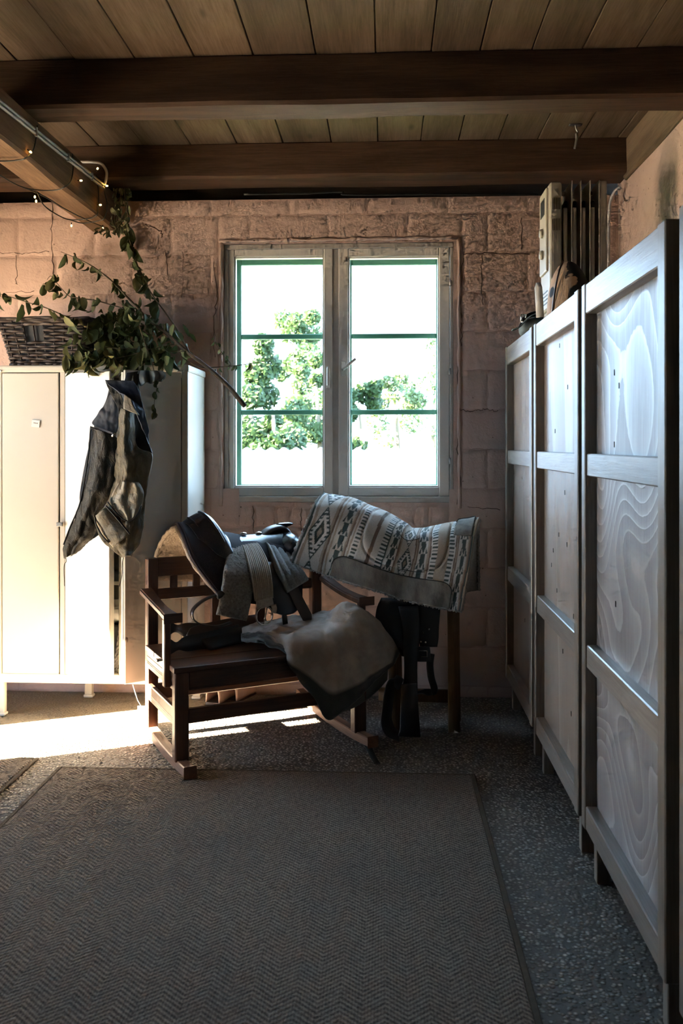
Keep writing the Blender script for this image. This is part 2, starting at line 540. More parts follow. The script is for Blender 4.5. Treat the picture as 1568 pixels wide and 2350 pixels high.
def mat_fleece(name, c1, c2, scale=90, strength=1.0):
    t = NT(name); v = t.coord()
    n = t.noise(v, scale, 5, .7, .6)
    n2 = t.noise(v, 9, 3)
    c = t.mix(t.ramp(n, [(.3, 0.0), (.7, 1.0)]), c1, c2)
    c = t.mix(t.math('MULTIPLY', n2, .35), c, c1)
    t.bump(t.math('ADD', n, t.math('MULTIPLY', t.noise(v, scale * 4, 3), .4)), strength, .01)
    return t.fin(c, .95, 0, .05, Sheen__Weight=.25, Sheen__Roughness=.6)
M_FLEECE = mat_fleece('cream_sheepskin', (.52, .39, .27), (.80, .67, .52), 110)
M_FLEECEG = mat_fleece('grey_brown_sheepskin', (.12, .11, .10), (.48, .45, .41), 95)
M_FLEECEQ = mat_fleece('grey_quilted_fleece', (.22, .218, .21), (.50, .495, .48), 110, .8)
def mat_wool():
    t = NT('grey_beige_wool_blanket'); v = t.coord()
    big = t.noise(v, 6, 4, .6)
    fine = t.noise(v, 260, 4, .7)
    at_ = t.n('Attribute', _attribute_name='border').outputs['Fac']
    body = t.mix(t.ramp(big, [(.35, 0.0), (.65, 1.0)]), (.33, .275, .23), (.54, .49, .43))
    body = t.mix(t.math('MULTIPLY', fine, .5), body, (.25, .21, .18))
    dark = t.mix(fine, (.035, .04, .04), (.085, .09, .088))
    c = t.mix(at_, body, dark)
    t.bump(t.math('ADD', fine, t.math('MULTIPLY', t.noise(v, 60, 4), .5)), .5, .004)
    return t.fin(c, .95, 0, .05, Sheen__Weight=.3, Sheen__Roughness=.5)
M_WOOL = mat_wool()
def mat_vcol(name, rough=.9):
    t = NT(name); v = t.coord()
    a = t.n('Attribute', _attribute_name='weave').outputs['Color']
    n = t.noise(v, 320, 3, .7)
    c = t.mix(1.0, a, t.ramp(n, [(.25, .62), (.75, 1.1)]), 'MULTIPLY')
    t.bump(t.math('ADD', n, t.math('MULTIPLY', t.noise(v, 30, 4), .6)), .45, .004)
    return t.fin(c, rough, 0, .08, Sheen__Weight=.15)
M_WEAVE = mat_vcol('woven_saddle_blanket')
def mat_suede():
    t = NT('worn_suede_edging'); v = t.coord()
    n = t.noise(t.coord((3, 3, 1)), 6, 5, .65)
    c = t.mix(t.ramp(n, [(.35, 0.0), (.65, 1.0)]), (.085, .078, .066), (.225, .20, .165))
    t.bump(t.noise(v, 200, 3), .3, .003)
    return t.fin(c, .9, 0, .1)
M_SUEDE = mat_suede()
M_FRINGE = mat_fleece('pale_fleece_edge', (.34, .32, .29), (.60, .57, .53), 160)
def mat_knit():
    t = NT('ribbed_mohair_cord'); v = t.coord()
    n = t.noise(v, 120, 4, .6)
    c = t.mix(n, (.26, .22, .175), (.56, .50, .43))
    t.bump(t.noise(v, 300, 3), .6, .003)
    return t.fin(c, .92, 0, .08)
M_KNIT = mat_knit()
def mat_hide():
    t = NT('spotted_calf_hide'); v = t.coord()
    n = t.noise(v, 11, 3, .5, .4)
    f = t.ramp(n, [(.50, 0.0), (.53, 1.0)])
    sep = t.n('SeparateXYZ', Vector=v)
    top = t.math('ADD', t.math('MULTIPLY', t.math('SUBTRACT', sep.outputs[2], 1.90), 6), t.math('MULTIPLY', t.math('SUBTRACT', sep.outputs[0], .665), 9))
    blk = t.ramp(t.math('ADD', top, t.math('MULTIPLY', t.math('SUBTRACT', n, .5), 4)), [(.10, 0.0), (.22, 1.0)])
    spot = t.n('TexVoronoi', Vector=v, Scale=11.0).outputs['Distance']
    sp = t.ramp(spot, [(.20, 1.0), (.25, 0.0)])
    ff = t.math('MAXIMUM', blk, sp)
    c = t.mix(ff, t.mix(t.noise(v, 120, 3), (.30, .19, .12), (.44, .30, .20)), (.012, .012, .014))
    t.bump(t.noise(t.coord((1, 1, .3)), 300, 3), .4, .003)
    return t.fin(c, .7, 0, .2)
M_HIDE = mat_hide()
M_WICK = mat_wood('dark_willow', (.03, .021, .018), (.10, .075, .066), 'x', 50, .6, 12, .3, False, .3)
M_BARK = mat_wood('twig_bark', (.075, .055, .035), (.17, .13, .085), 'z', 60, .7, 12, .4, False, .2)
def mat_leaf(name, c1, c2, c3):
    t = NT(name)
    v = t.coord(rnd=8)
    oi = t.n('ObjectInfo').outputs['Random']
    n = t.noise(v, 30, 4)
    c = t.mix(n, c1, c2)
    c = t.mix(t.ramp(oi, [(.72, 0.0), (.95, .75)]), c, c3)
    t.bump(t.noise(v, 90, 3), .4, .003)
    t.fin(c, .6, 0, .3)
    tr = t.n('BsdfTranslucent'); t.set(tr.inputs[0], c)
    ms = t.n('MixShader'); ms.inputs[0].default_value = .22
    t.t.links.new(t.b.outputs[0], ms.inputs[1]); t.t.links.new(tr.outputs[0], ms.inputs[2])
    t.t.links.new(ms.outputs[0], t.out.inputs[0])
    return t.m
M_LEAF = mat_leaf('wilting_leaf', (.035, .052, .018), (.085, .105, .038), (.26, .24, .10))
M_DRYLEAF = mat_leaf('dried_leaf', (.05, .06, .025), (.12, .12, .06), (.16, .13, .06))
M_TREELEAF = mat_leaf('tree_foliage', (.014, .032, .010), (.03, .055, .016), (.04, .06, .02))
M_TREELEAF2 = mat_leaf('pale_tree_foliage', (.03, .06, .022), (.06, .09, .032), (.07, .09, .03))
M_TRUNK = mat_wood('tree_bark', (.12, .09, .06), (.25, .20, .15), 'z', 20, .9, 6, .5, False)
M_ROOF = mat_plain('weathered_corrugated_sheet', (.065, .065, .07), .55, 0, .3, .04, 2)
M_GROUND = mat_plain('grass_ground', (.10, .14, .05), .9, 0, .1, .3, 3)
M_EXT = mat_plain('exterior_render', (.40, .36, .32), .9, 0, .1, .1, 3)

def mat_glass():
    t = NT('window_glass')
    tr = t.n('BsdfTransparent'); tr.inputs[0].default_value = (.97, .98, .98, 1)
    gl = t.n('BsdfGlossy'); gl.inputs['Roughness'].default_value = .02
    lw = t.n('Fresnel'); lw.inputs[0].default_value = 1.35
    v = t.coord()
    dirt = t.ramp(t.n('TexVoronoi', Vector=v, Scale=70.0).outputs['Distance'], [(.07, 1.0), (.12, 0.0)])
    gate = t.ramp(t.noise(v, 9, 3), [(.55, 0.0), (.65, 1.0)])
    df = t.n('BsdfDiffuse'); df.inputs[0].default_value = (.8, .8, .8, 1)
    m1 = t.n('MixShader', i0=lw.outputs[0], i1=tr.outputs[0], i2=gl.outputs[0])
    m2 = t.n('MixShader', i0=t.math('MULTIPLY', t.math('MULTIPLY', dirt, gate), .35), i1=m1.outputs[0], i2=df.outputs[0])
    t.t.links.new(m2.outputs[0], t.out.inputs[0])
    return t.m
M_GLASS = mat_glass()
def mat_bulb():
    t = NT('warm_lit_bulb')
    return t.fin((1, .6, .2), .4, 0, .5, Emission__Color=(1, .50, .10, 1), Emission__Strength=2.2)
M_BULB = mat_bulb()
M_YARD = mat_plain('pale_sunlit_gravel', (.42, .355, .27), .9, 0, .1, .15, 6)
# ------------------------------------------------------------------ the room
YW = 4.60            # inner face of the window wall
XR, XL = 1.19, -2.60 # right and left walls
YB = -1.60           # wall behind the photographer
ZC = 2.79            # underside of the ceiling boards
WX0, WX1, WZ0, WZ1 = -0.842, 0.352, 1.000, 2.345   # window opening

tag(link('floor', mesh_from('floor', [(XL - .3, YB - .2, 0), (XR + .2, YB - .2, 0), (XR + .2, YW + .3, 0), (XL - .3, YW + .3, 0)], [(0, 1, 2, 3)]), M_FLOOR),
    'grey pebbled concrete floor', kind='structure')

# window wall: mortar-coloured core with painted blocks standing proud of it
core = bmesh.new()
ZT = 2.575
for lo, hi in [((XL, YW, 0), (WX0, YW + .25, ZT)), ((WX1, YW, 0), (XR + .2, YW + .25, ZT)),
               ((WX0, YW, 0), (WX1, YW + .25, WZ0)), ((WX0, YW, WZ1), (WX1, YW + .25, ZT))]:
    add_box(core, lo, hi)
wall_back = tag(link('wall_back', bm_mesh('wall_back', core), M_GROUT), 'pink painted block wall around the window', kind='structure')
block_cache = {}
def block(x0, x1, z0, z1, parent, seed):
    w, h = x1 - x0, z1 - z0
    if w < .03 or h < .02: return
    key = (round(w, 2), round(h, 2), seed % 3)
    if key not in block_cache:
        nx, nz = max(4, int(w / .016)), max(4, int(h / .016))
        vs, fs = [], []
        from mathutils import noise as mn
        for j in range(nz + 1):
            for i in range(nx + 1):
                fx, fz = i / nx, j / nz
                e = min(fx * w, (1 - fx) * w, fz * h, (1 - fz) * h)
                q = Vector((fx * w * 9, fz * h * 9, (seed % 3) * 5.0))
                d = .0042 if e > .001 else 0.0
                d += mn.noise(q) * .002 if e > .001 else mn.noise(q * 2.0) * .003 - .001
                x = fx * w + mn.noise(q * 1.7 + Vector((3, 1, 8))) * .003
                z = fz * h + mn.noise(q * 1.7 + Vector((9, 4, 2))) * .003
                vs.append((x - w / 2, -d, z - h / 2))
        for j in range(nz):
            for i in range(nx):
                a = j * (nx + 1) + i
                fs.append((a, a + 1, a + nx + 2, a + nx + 1))
        me = mesh_from('block', vs, fs, True); me.materials.append(M_WALL)
        block_cache[key] = me
    o = bpy.data.objects.new('block', block_cache[key])
    COL.objects.link(o); o.parent = parent
    o.location = ((x0 + x1) / 2, YW - .0005, (z0 + z1) / 2)
J = .004
zs = [2.492 - .203 * k for k in range(13)]
rows = [(zs[0], ZT)] + [(zs[k + 1], zs[k]) for k in range(12)] + [(0.0, zs[12])]
cnt = 0
for r, (z0, z1) in enumerate(rows):
    off = [.0, .205][r % 2]
    x = XL + .05 + off - .41
    while x < XR:
        x0, x1 = x + J / 2, x + .41 - J / 2
        x += .41
        x0 = max(x0, XL); x1 = min(x1, XR - .01)
        if x1 - x0 < .04: continue
        spans = [(x0, x1, z0 + J / 2, z1 - J / 2)]
        # cut around the window surround (a margin strip is left plain)
        mx0, mx1, mz0, mz1 = WX0 - .028, WX1 + .045, WZ0 - .018, WZ1 + .028
        if .82 < (z0 + z1) / 2 < 1.0 and x0 < .33 and x1 > -.76:
            spans = [(x0, min(x1, -.76), z0 + J / 2, z1 - J / 2), (max(x0, .33), x1, z0 + J / 2, z1 - J / 2)]
        elif z1 > mz0 and z0 < mz1 and x1 > mx0 and x0 < mx1:
            sp = []
            if x0 < mx0: sp.append((x0, mx0, z0 + J / 2, z1 - J / 2))
            if x1 > mx1: sp.append((mx1, x1, z0 + J / 2, z1 - J / 2))
            xa, xb = max(x0, mx0), min(x1, mx1)
            if z1 > mz1: sp.append((xa, xb, mz1, z1 - J / 2))
            if z0 < mz0: sp.append((xa, xb, z0 + J / 2, mz0))
            spans = sp
        for s in spans:
            cnt += 1
            block(*s, wall_back, cnt)
# the course of narrow bricks under the sill
x = -.76
bw = [.085, .11, .07, .12, .10, .13, .06, .11, .12, .09, .10, .10, .08]
k = 0
while x < .33 and k < len(bw):
    block(x + .004, min(x + bw[k], .33) - .004, .874, .978, wall_back, 500 + k)
    x += bw[k]; k += 1
# raised paint bead round the window opening
bead = bmesh.new()
for pts in [[(WX0 - .012, YW - .004, WZ0 - .02), (WX0 - .012, YW - .004, WZ1 + .012)],
            [(WX1 + .03, YW - .003, WZ0 - .03), (WX1 + .028, YW - .003, WZ1 + .02)],
            [(WX0 - .02, YW - .006, WZ1 + .014), (WX1 + .02, YW - .006, WZ1 + .018)]]:
    a, b = Vector(pts[0]), Vector(pts[1])
    P = [a.lerp(b, i / 30) + Vector((random.uniform(-1, 1) * .002, 0, random.uniform(-1, 1) * .002)) for i in range(31)]
    add_tube(bead, P, lambda t: .009 + .003 * math.sin(t * 47) , 6)
link('plaster_edge', bm_mesh('plaster_edge', bead, True), M_WALL, wall_back)

# hairline cracks and open joints in the paint
def crack(pts, r=.0022):
    P = []
    for (ax, ay), (bx_, by_) in zip(pts[:-1], pts[1:]):
        for k in range(8):
            f = k / 8
            P.append(at(ax + (bx_ - ax) * f + random.uniform(-2.5, 2.5), ay + (by_ - ay) * f + random.uniform(-2.5, 2.5), YW - .0045))
    tube('crack', P, lambda t: r * (.5 + .5 * abs(math.sin(t * 23))), M_CRACK, wall_back, 5)
M_CRACK = mat_plain('dark_crack', (.10, .065, .052), .95, 0, .05)
crack([(1062, 590), (1056, 680), (1060, 770), (1050, 850), (1056, 940), (1050, 1030), (1058, 1100), (1050, 1165)])
crack([(1056, 940), (1085, 945), (1110, 938), (1150, 945)])
crack([(1108, 700), (1106, 620), (1108, 584)]); crack([(1196, 500), (1198, 580)]); crack([(1062, 584), (1120, 580), (1230, 584)])
crack([(492, 600), (498, 680), (490, 740), (494, 830)]); crack([(120, 470), (118, 560), (124, 640)]); crack([(36, 585), (38, 660)])
crack([(0, 580), (60, 582), (118, 576)], .0016); crack([(10, 672), (90, 668)], .0016); crack([(380, 575), (384, 640)], .0016); crack([(420, 580), (418, 700)], .0014)
crack([(330, 515), (370, 530), (372, 548)], .003); crack([(580, 1162), (582, 1230), (640, 1238), (690, 1232)]); crack([(690, 1165), (692, 1235)]); crack([(1075, 1165), (1160, 1170)])

# right wall, left wall with a doorway, wall behind
tag(box('wall_right', (XR, YB, 0), (XR + .2, YW + .02, ZC + .03), M_WALLR, None, None, .004), 'pink plastered wall behind the cabinets', kind='structure')
DY0, DY1, DZ = 3.03, 3.65, 2.05
SW0, SW1, SZ0, SZ1 = 3.84, 4.28, 1.26, 2.06      # small side window beyond the doorway
lw_ = bmesh.new()
add_box(lw_, (XL - .12, YB, 0), (XL, 1.85, ZC + .03))
add_box(lw_, (XL - .12, 2.55, 0), (XL, DY0, ZC + .03))
add_box(lw_, (XL - .12, 1.85, 0), (XL, 2.55, 1.30))
add_box(lw_, (XL - .12, 1.85, 2.00), (XL, 2.55, ZC + .03))
add_box(lw_, (XL - .12, DY0, DZ), (XL, DY1, ZC + .03))
add_box(lw_, (XL - .12, DY1, 0), (XL, SW0, ZC + .03))
add_box(lw_, (XL - .12, SW1, 0), (XL, YW + .25, ZC + .03))
add_box(lw_, (XL - .12, SW0, 0), (XL, SW1, SZ0))
add_box(lw_, (XL - .12, SW0, SZ1), (XL, SW1, ZC + .03))
tag(link('wall_left', bm_mesh('wall_left', lw_), M_WALLD), 'dark boarded wall with the open doorway', kind='structure')
tag(box('wall_rear', (XL, YB - .15, 0), (XR, YB, ZC + .03), M_WALLD, None, None, 0), 'dark boarded wall behind the viewer', kind='structure')

# ceiling: dark deck above, individual boards below it
ceiling = tag(box('ceiling', (XL - .2, YB - .2, ZC + .026), (XR + .3, YW + .35, ZC + .08), M_DARKBOARD, None, None, 0), 'dark timber deck above the ceiling boards', kind='structure')
seams = [XL - .1, -2.37, -2.13, -1.90, -1.66, -1.43, -1.20, -.965, -.735, -.505, -.265, -.035, .175, .36, .555, .745, .945, 1.13, XR + .15]
for i, (a, b) in enumerate(zip(seams[:-1], seams[1:])):
    g = random.uniform(.002, .006)
    dz = random.uniform(0, .004)
    box('plank', (a + g / 2, YB - .1, ZC + dz), (b - g / 2, YW + .2, ZC + .03), M_PLANK, ceiling, None, .002)
# beams across the room
def rough_beam(name, lo, hi, mat, axis, label, seed):
    lo = Vector(lo); hi = Vector(hi)
    n = 40
    vs, fs = [], []
    from mathutils import noise as mn
    ax = 0 if axis == 'x' else 1
    ot = 1 if axis == 'x' else 0
    ch = .012
    for i in range(n + 1):
        t = i / n
        p = lo[ax] + (hi[ax] - lo[ax]) * t
        sec = [(0, ch), (ch, 0), (1, -1), (1, 1)]
        a0, a1, z0, z1 = lo[ot], hi[ot], lo[2], hi[2]
        ring = [(a0, z0 + ch), (a0 + ch, z0), (a1 - ch, z0), (a1, z0 + ch), (a1, z1 - ch), (a1 - ch, z1), (a0 + ch, z1), (a0, z1 - ch)]
        for k, (a, z) in enumerate(ring):
            q = Vector((p * 2.2, k * .7 + seed, seed))
            a += mn.noise(q) * .007; z += mn.noise(q + Vector((5, 5, 5))) * (.007 if k < 4 else 0)
            v = [0, 0, z]; v[ax] = p; v[ot] = a
            vs.append(v)
    for i in range(n):
        for k in range(8):
            fs.append((i * 8 + k, i * 8 + (k + 1) % 8, (i + 1) * 8 + (k + 1) % 8, (i + 1) * 8 + k))
    fs.append(tuple(range(8))); fs.append(tuple(n * 8 + k for k in range(8)))
    me = mesh_from(name, vs, fs); bm = bmesh.new(); bm.from_mesh(me); bpy.data.meshes.remove(me)
    return tag(link(name, bm_mesh(name, bm), mat), label, kind='structure')
rough_beam('ceiling_beam', (XL, 3.385, 2.605), (XR + .1, 3.555, ZC + .01), M_BEAM, 'x', 'dark timber beam across the ceiling, nearer the viewer', 1)
rough_beam('ceiling_beam', (XL, 4.375, 2.622), (XR + .03, 4.575, ZC + .01), M_BEAM, 'x', 'dark timber beam across the ceiling, over the window wall', 4)
rough_beam('ceiling_beam', (XL, 1.55, 2.605), (XR + .1, 1.74, ZC + .01), M_BEAM, 'x', 'dark timber beam across the ceiling, over the viewer', 6)
rough_beam('lower_beam', (-1.545, YB, 2.42), (-1.40, YW + .05, 2.612), M_BEAMY, 'y', 'warm brown lower beam running towards the window wall, with fairy lights', 2)
rough_beam('trim_1', (XR - .02, YB, 2.60), (XR + .12, 4.44, ZC + .005), M_PLATE, 'y', 'brown timber plate along the top of the right wall', 3)
tag(box('gap_shade_board', (XL, YW + .12, 2.50), (XR + .2, YW + .30, ZC + .02), M_DARKBOARD, None, None, 0), 'dark board standing in for the shade in the gap above the window wall', kind='structure')  # closes the open gap; its shade is put into the dark colour

# ------------------------------------------------------------------ window_1
win = thing('window_1', ((WX0 + WX1) / 2, YW, WZ0), 'two-sash window with white inner sashes and green outer bars', kind='structure')
fy0, fy1 = YW + .012, YW + .10
FR = .036
def fr_piece(name, lo, hi, mat, par, bevel=.003):
    return box(name, lo, hi, mat, par, None, bevel)
fr_piece('frame_rail', (WX0, fy0, WZ1 - .026), (WX1, fy1 + .1, WZ1), M_WINF, win)
fr_piece('frame_rail', (WX0, fy0 - .012, WZ0), (WX1, fy1 + .1, WZ0 + .030), M_WINF, win)
fr_piece('frame_stile', (WX0, fy0, WZ0 + .03), (WX0 + .022, fy1 + .1, WZ1 - .026), M_WINF, win)
fr_piece('frame_stile', (WX1 - .016, fy0, WZ0 + .03), (WX1, fy1 + .1, WZ1 - .026), M_WINF, win)
xm = at(772, 800, YW + .03).x
fr_piece('mullion', (xm - .022, fy0 + .018, WZ0 + .03), (xm + .022, fy1 + .08, WZ1 - .026), M_WINF, win)
def sash(px0, px1, gx0, gx1, py0, py1, gy0, gy1):
    s = thing('sash', at((px0 + px1) / 2, py1, YW + .03)); s.parent = win; s.matrix_parent_inverse = pm(win).inverted()
    y0, y1 = YW + .024, YW + .075
    a = at(px0, py1, y0); b = at(px1, py0, y0); c = at(gx0, gy1, y0); d = at(gx1, gy0, y0)
    fr_piece('stile', (a.x, y0, a.z), (c.x, y1, b.z), M_WIN, s, .004)
    fr_piece('stile', (d.x, y0, a.z), (b.x, y1, b.z), M_WIN, s, .004)
    fr_piece('rail', (c.x, y0 + .0012, a.z), (d.x, y1, c.z), M_WIN, s, .004)
    fr_piece('rail', (c.x, y0 + .0012, d.z), (d.x, y1, b.z), M_WIN, s, .004)
    bm = bmesh.new()                       # slim glazing bead
    for lo, hi in [((c.x, y0 + .008, c.z), (c.x + .006, y1 - .008, d.z)), ((d.x - .006, y0 + .008, c.z), (d.x, y1 - .008, d.z)),
                   ((c.x + .006, y0 + .008, c.z), (d.x - .006, y1 - .008, c.z + .006)), ((c.x + .006, y0 + .008, d.z - .006), (d.x - .006, y1 - .008, d.z))]:
        add_box(bm, lo, hi)
    link('glazing_bead', bm_mesh('glazing_bead', bm), M_WIN, s)
    link('pane', mesh_from('pane', [(c.x + .001, y0 + .03, c.z + .001), (d.x - .001, y0 + .03, c.z + .001), (d.x - .001, y0 + .03, d.z - .001), (c.x + .001, y0 + .03, d.z - .001)], [(0, 1, 2, 3)]), M_GLASS, s)
    # outer green sash a hand's breadth further out
    g = thing('outer_sash', at((px0 + px1) / 2, py1, YW + .19)); g.parent = win; g.matrix_parent_inverse = pm(win).inverted()
    o0, o1 = YW + .175, YW + .205
    ca = at(gx0, gy1, YW + .024); da = at(gx1, gy0, YW + .024)
    fr_piece('stile', (ca.x - .03, o0, ca.z - .03), (ca.x + .012, o1, da.z + .02), M_GREEN, g)
    fr_piece('stile', (da.x - .006, o0, ca.z - .03), (da.x + .03, o1, da.z + .02), M_GREEN, g)
    fr_piece('rail', (ca.x + .012, o0, da.z - .012), (da.x - .006, o1, da.z + .02), M_GREEN, g)
    fr_piece('rail', (ca.x + .012, o0, ca.z - .03), (da.x - .006, o1, ca.z + .006), M_GREEN, g)
    for py in (772, 946):
        z = at(700, py, o0).z
        fr_piece('glazing_bar', (ca.x + .012, o0 + .003, z - .0135), (da.x - .006, o1 - .003, z + .0135), M_GREEN, g)
    zz = [ca.z, at(700, 946, o0).z, at(700, 772, o0).z, da.z]
    for z0, z1 in zip(zz[:-1], zz[1:]):
        link('pane', mesh_from('pane', [(ca.x, o0 + .015, z0), (da.x, o0 + .015, z0), (da.x, o0 + .015, z1), (ca.x, o0 + .015, z1)], [(0, 1, 2, 3)]), M_GLASS, g)
    return s
s1 = sash(514, 764, 538, 743, 565, 1139, 588, 1117)
s2 = sash(777, 1032, 800, 1008, 565, 1139, 588, 1117)
# handles: a folded pull on the left sash, a lever on the right one
hp = at(754, 865, YW + .02)
hd = thing('handle', hp); hd.parent = win; hd.matrix_parent_inverse = pm(win).inverted()
box('escutcheon', (hp.x - .012, YW + .018, hp.z - .058), (hp.x + .012, YW + .025, hp.z + .058), M_WIN, hd, None, .004, 2)
tube('lever', smooth_path([hp + Vector((0, -.002, .045)), hp + Vector((0, -.03, .045)), hp + Vector((0, -.034, .03)), hp + Vector((0, -.034, -.03)), hp + Vector((0, -.03, -.045))], 5), .006, M_WIN, hd)
hp = at(788, 848, YW + .02)
hd = thing('handle', hp); hd.parent = win; hd.matrix_parent_inverse = pm(win).inverted()
box('escutcheon', (hp.x - .013, YW + .018, hp.z - .036), (hp.x + .013, YW + .025, hp.z + .044), M_WIN, hd, None, .005, 2)
tube('lever', smooth_path([hp + Vector((.002, -.002, .0)), hp + Vector((.003, -.035, .0)), hp + Vector((.02, -.042, .012)), hp + Vector((.066, -.042, .052))], 5), .007, M_WIN, hd)
for px, py in ((507, 652), (508, 1058), (1034, 650), (1033, 852), (1033, 1058)):
    p = at(px, py, YW + .01)
    bm = bmesh.new(); add_tube(bm, [p + Vector((0, .004, -.016)), p + Vector((0, .004, .016))], .0065, 8)
    link('hinge', bm_mesh('hinge', bm, True), M_METAL, win)

# ------------------------------------------------------------------ outdoors
tag(link('ground', mesh_from('ground', [(-40, 5.2, -.6), (40, 5.2, -.6), (40, 70, -.6), (-40, 70, -.6)], [(0, 1, 2, 3)]), M_GROUND), 'grass beyond the window', kind='structure')
tag(link('yard', mesh_from('yard', [(-40, -30, -.05), (XL - .12, -30, -.05), (XL - .12, 5.2, -.05), (-40, 5.2, -.05)], [(0, 1, 2, 3)]), M_YARD), 'pale gravel yard outside the doorway', kind='structure')
# unseen slab added outside the doorway to cut off the high sun beam
tag(box('sun_block_slab', (-5.1, -.5, 2.12), (XL - .12, 5.4, 2.20), M_PLANK, None, None, 0), 'added boarded slab outside the doorway, unseen, blocks the high sun', kind='structure')
w2 = thing('window_2', (XL - .06, (SW0 + SW1) / 2, SZ0), 'small side window in the left wall', kind='structure')
w3 = thing('fill_window', (XL - .06, 2.2, 1.3), 'added side window in the left wall, unseen, brightens the room', kind='structure')  # unseen opening added to brighten the window wall, cabinets and rug
for lo, hi in [((XL - .10, 1.85, 1.3), (XL - .02, 1.89, 2.0)), ((XL - .10, 2.51, 1.3), (XL - .02, 2.55, 2.0)), ((XL - .10, 1.89, 1.3), (XL - .02, 2.51, 1.34)), ((XL - .10, 1.89, 1.96), (XL - .02, 2.51, 2.0))]:
    box('frame_bar', lo, hi, M_WIN, w3, None, .003)
link('pane', mesh_from('pane', [(XL - .06, 1.89, 1.34), (XL - .06, 2.51, 1.34), (XL - .06, 2.51, 1.96), (XL - .06, 1.89, 1.96)], [(0, 1, 2, 3)]), M_GLASS, w3)
for lo, hi in [((XL - .10, SW0, SZ0), (XL - .02, SW0 + .03, SZ1)), ((XL - .10, SW1 - .03, SZ0), (XL - .02, SW1, SZ1)), ((XL - .10, SW0 + .03, SZ0), (XL - .02, SW1 - .03, SZ0 + .03)), ((XL - .10, SW0 + .03, SZ1 - .03), (XL - .02, SW1 - .03, SZ1))]:
    box('frame_bar', lo, hi, M_WIN, w2, None, .003)
link('pane', mesh_from('pane', [(XL - .06, SW0 + .03, SZ0 + .03), (XL - .06, SW1 - .03, SZ0 + .03), (XL - .06, SW1 - .03, SZ1 - .03), (XL - .06, SW0 + .03, SZ1 - .03)], [(0, 1, 2, 3)]), M_GLASS, w2)
# shed with a corrugated roof
shed = thing('shed', (-.6, 10.5, -.6), 'low shed with a white corrugated roof outside the window', 'shed')
bm = bmesh.new()
RX0, RX1, RYA, RYB, RZA, RZB = -5.4, 4.0, 7.4, 13.6, .48, 1.235
nc = int((RX1 - RX0) / .19) * 8
prev = None
for i in range(nc + 1):
    x = RX0 + (RX1 - RX0) * i / nc
    d = .024 * math.sin(2 * PI * (x - RX0) / .19)
    cur = [bm.verts.new((x, RYA, RZA + d)), bm.verts.new((x, RYB, RZB + d)), bm.verts.new((x, RYB, RZB + d - .01)), bm.verts.new((x, RYA, RZA + d - .01))]
    if prev:
        for k in range(4): bm.faces.new((prev[k], prev[(k + 1) % 4], cur[(k + 1) % 4], cur[k]))
    prev = cur
link('roof', bm_mesh('roof', bm, True), M_ROOF, shed)
box('wall', (RX0 + .2, RYA + .3, -.6), (RX1 - .2, RYB - .2, .50), M_EXT, shed, None, 0)
def tree(px, py_top, y, width, base_px_y, mat, label, n, seed, lobes=9):
    rnd = random.Random(seed)
    top = at(px, py_top, y)
    root = thing('tree', (top.x, y, -.6), label, 'tree', 'trees beyond the shed')
    h = top.z + .6
    tube('trunk', smooth_path([(top.x, y, -.6), (top.x + .05, y, -.6 + h * .4), (top.x - .04, y, -.6 + h * .8)], 4), lambda t: .11 * (1 - .8 * t), M_TRUNK, root, 8)
    vs, fs = [], []
    L = []
    for k in range(lobes):
        f = rnd.uniform(.12, .95)
        L.append((Vector((top.x + rnd.uniform(-1, 1) * width * (1 - f * .6), y + rnd.uniform(-.6, .6) * width, -.6 + h * f)), width * rnd.uniform(.28, .5) * (1.1 - f * .5)))
    for k in range(n):
        c, r = rnd.choice(L)
        d = Vector((rnd.gauss(0, 1), rnd.gauss(0, 1), rnd.gauss(0, 1))).normalized() * r * rnd.uniform(.3, 1.0) ** .5
        p = c + d
        s = rnd.uniform(.035, .085)
        a = Vector((rnd.gauss(0, 1), rnd.gauss(0, 1), rnd.gauss(0, 1))).normalized()
        b = a.orthogonal().normalized()
        i = len(vs)
        vs += [p - a * s, p + b * s * .5, p + a * s, p - b * s * .5]
        fs.append((i, i + 1, i + 2, i + 3))
    tag(link('foliage', mesh_from('foliage', vs, fs), mat, root), kind='stuff')
    return root
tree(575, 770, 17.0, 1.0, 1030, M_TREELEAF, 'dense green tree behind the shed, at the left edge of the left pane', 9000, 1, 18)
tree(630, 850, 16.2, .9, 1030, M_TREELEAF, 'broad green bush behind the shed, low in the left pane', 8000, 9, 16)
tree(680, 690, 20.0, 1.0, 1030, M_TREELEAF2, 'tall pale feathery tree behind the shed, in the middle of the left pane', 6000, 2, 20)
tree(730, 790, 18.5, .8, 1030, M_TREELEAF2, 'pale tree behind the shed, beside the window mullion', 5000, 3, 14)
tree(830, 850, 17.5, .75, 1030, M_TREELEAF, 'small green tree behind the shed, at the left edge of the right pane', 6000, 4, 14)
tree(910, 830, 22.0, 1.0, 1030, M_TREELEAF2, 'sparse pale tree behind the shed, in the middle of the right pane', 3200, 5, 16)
tree(990, 760, 24.0, 1.0, 1030, M_TREELEAF2, 'faint distant tree behind the shed, at the right edge of the right pane', 2600, 6, 16)
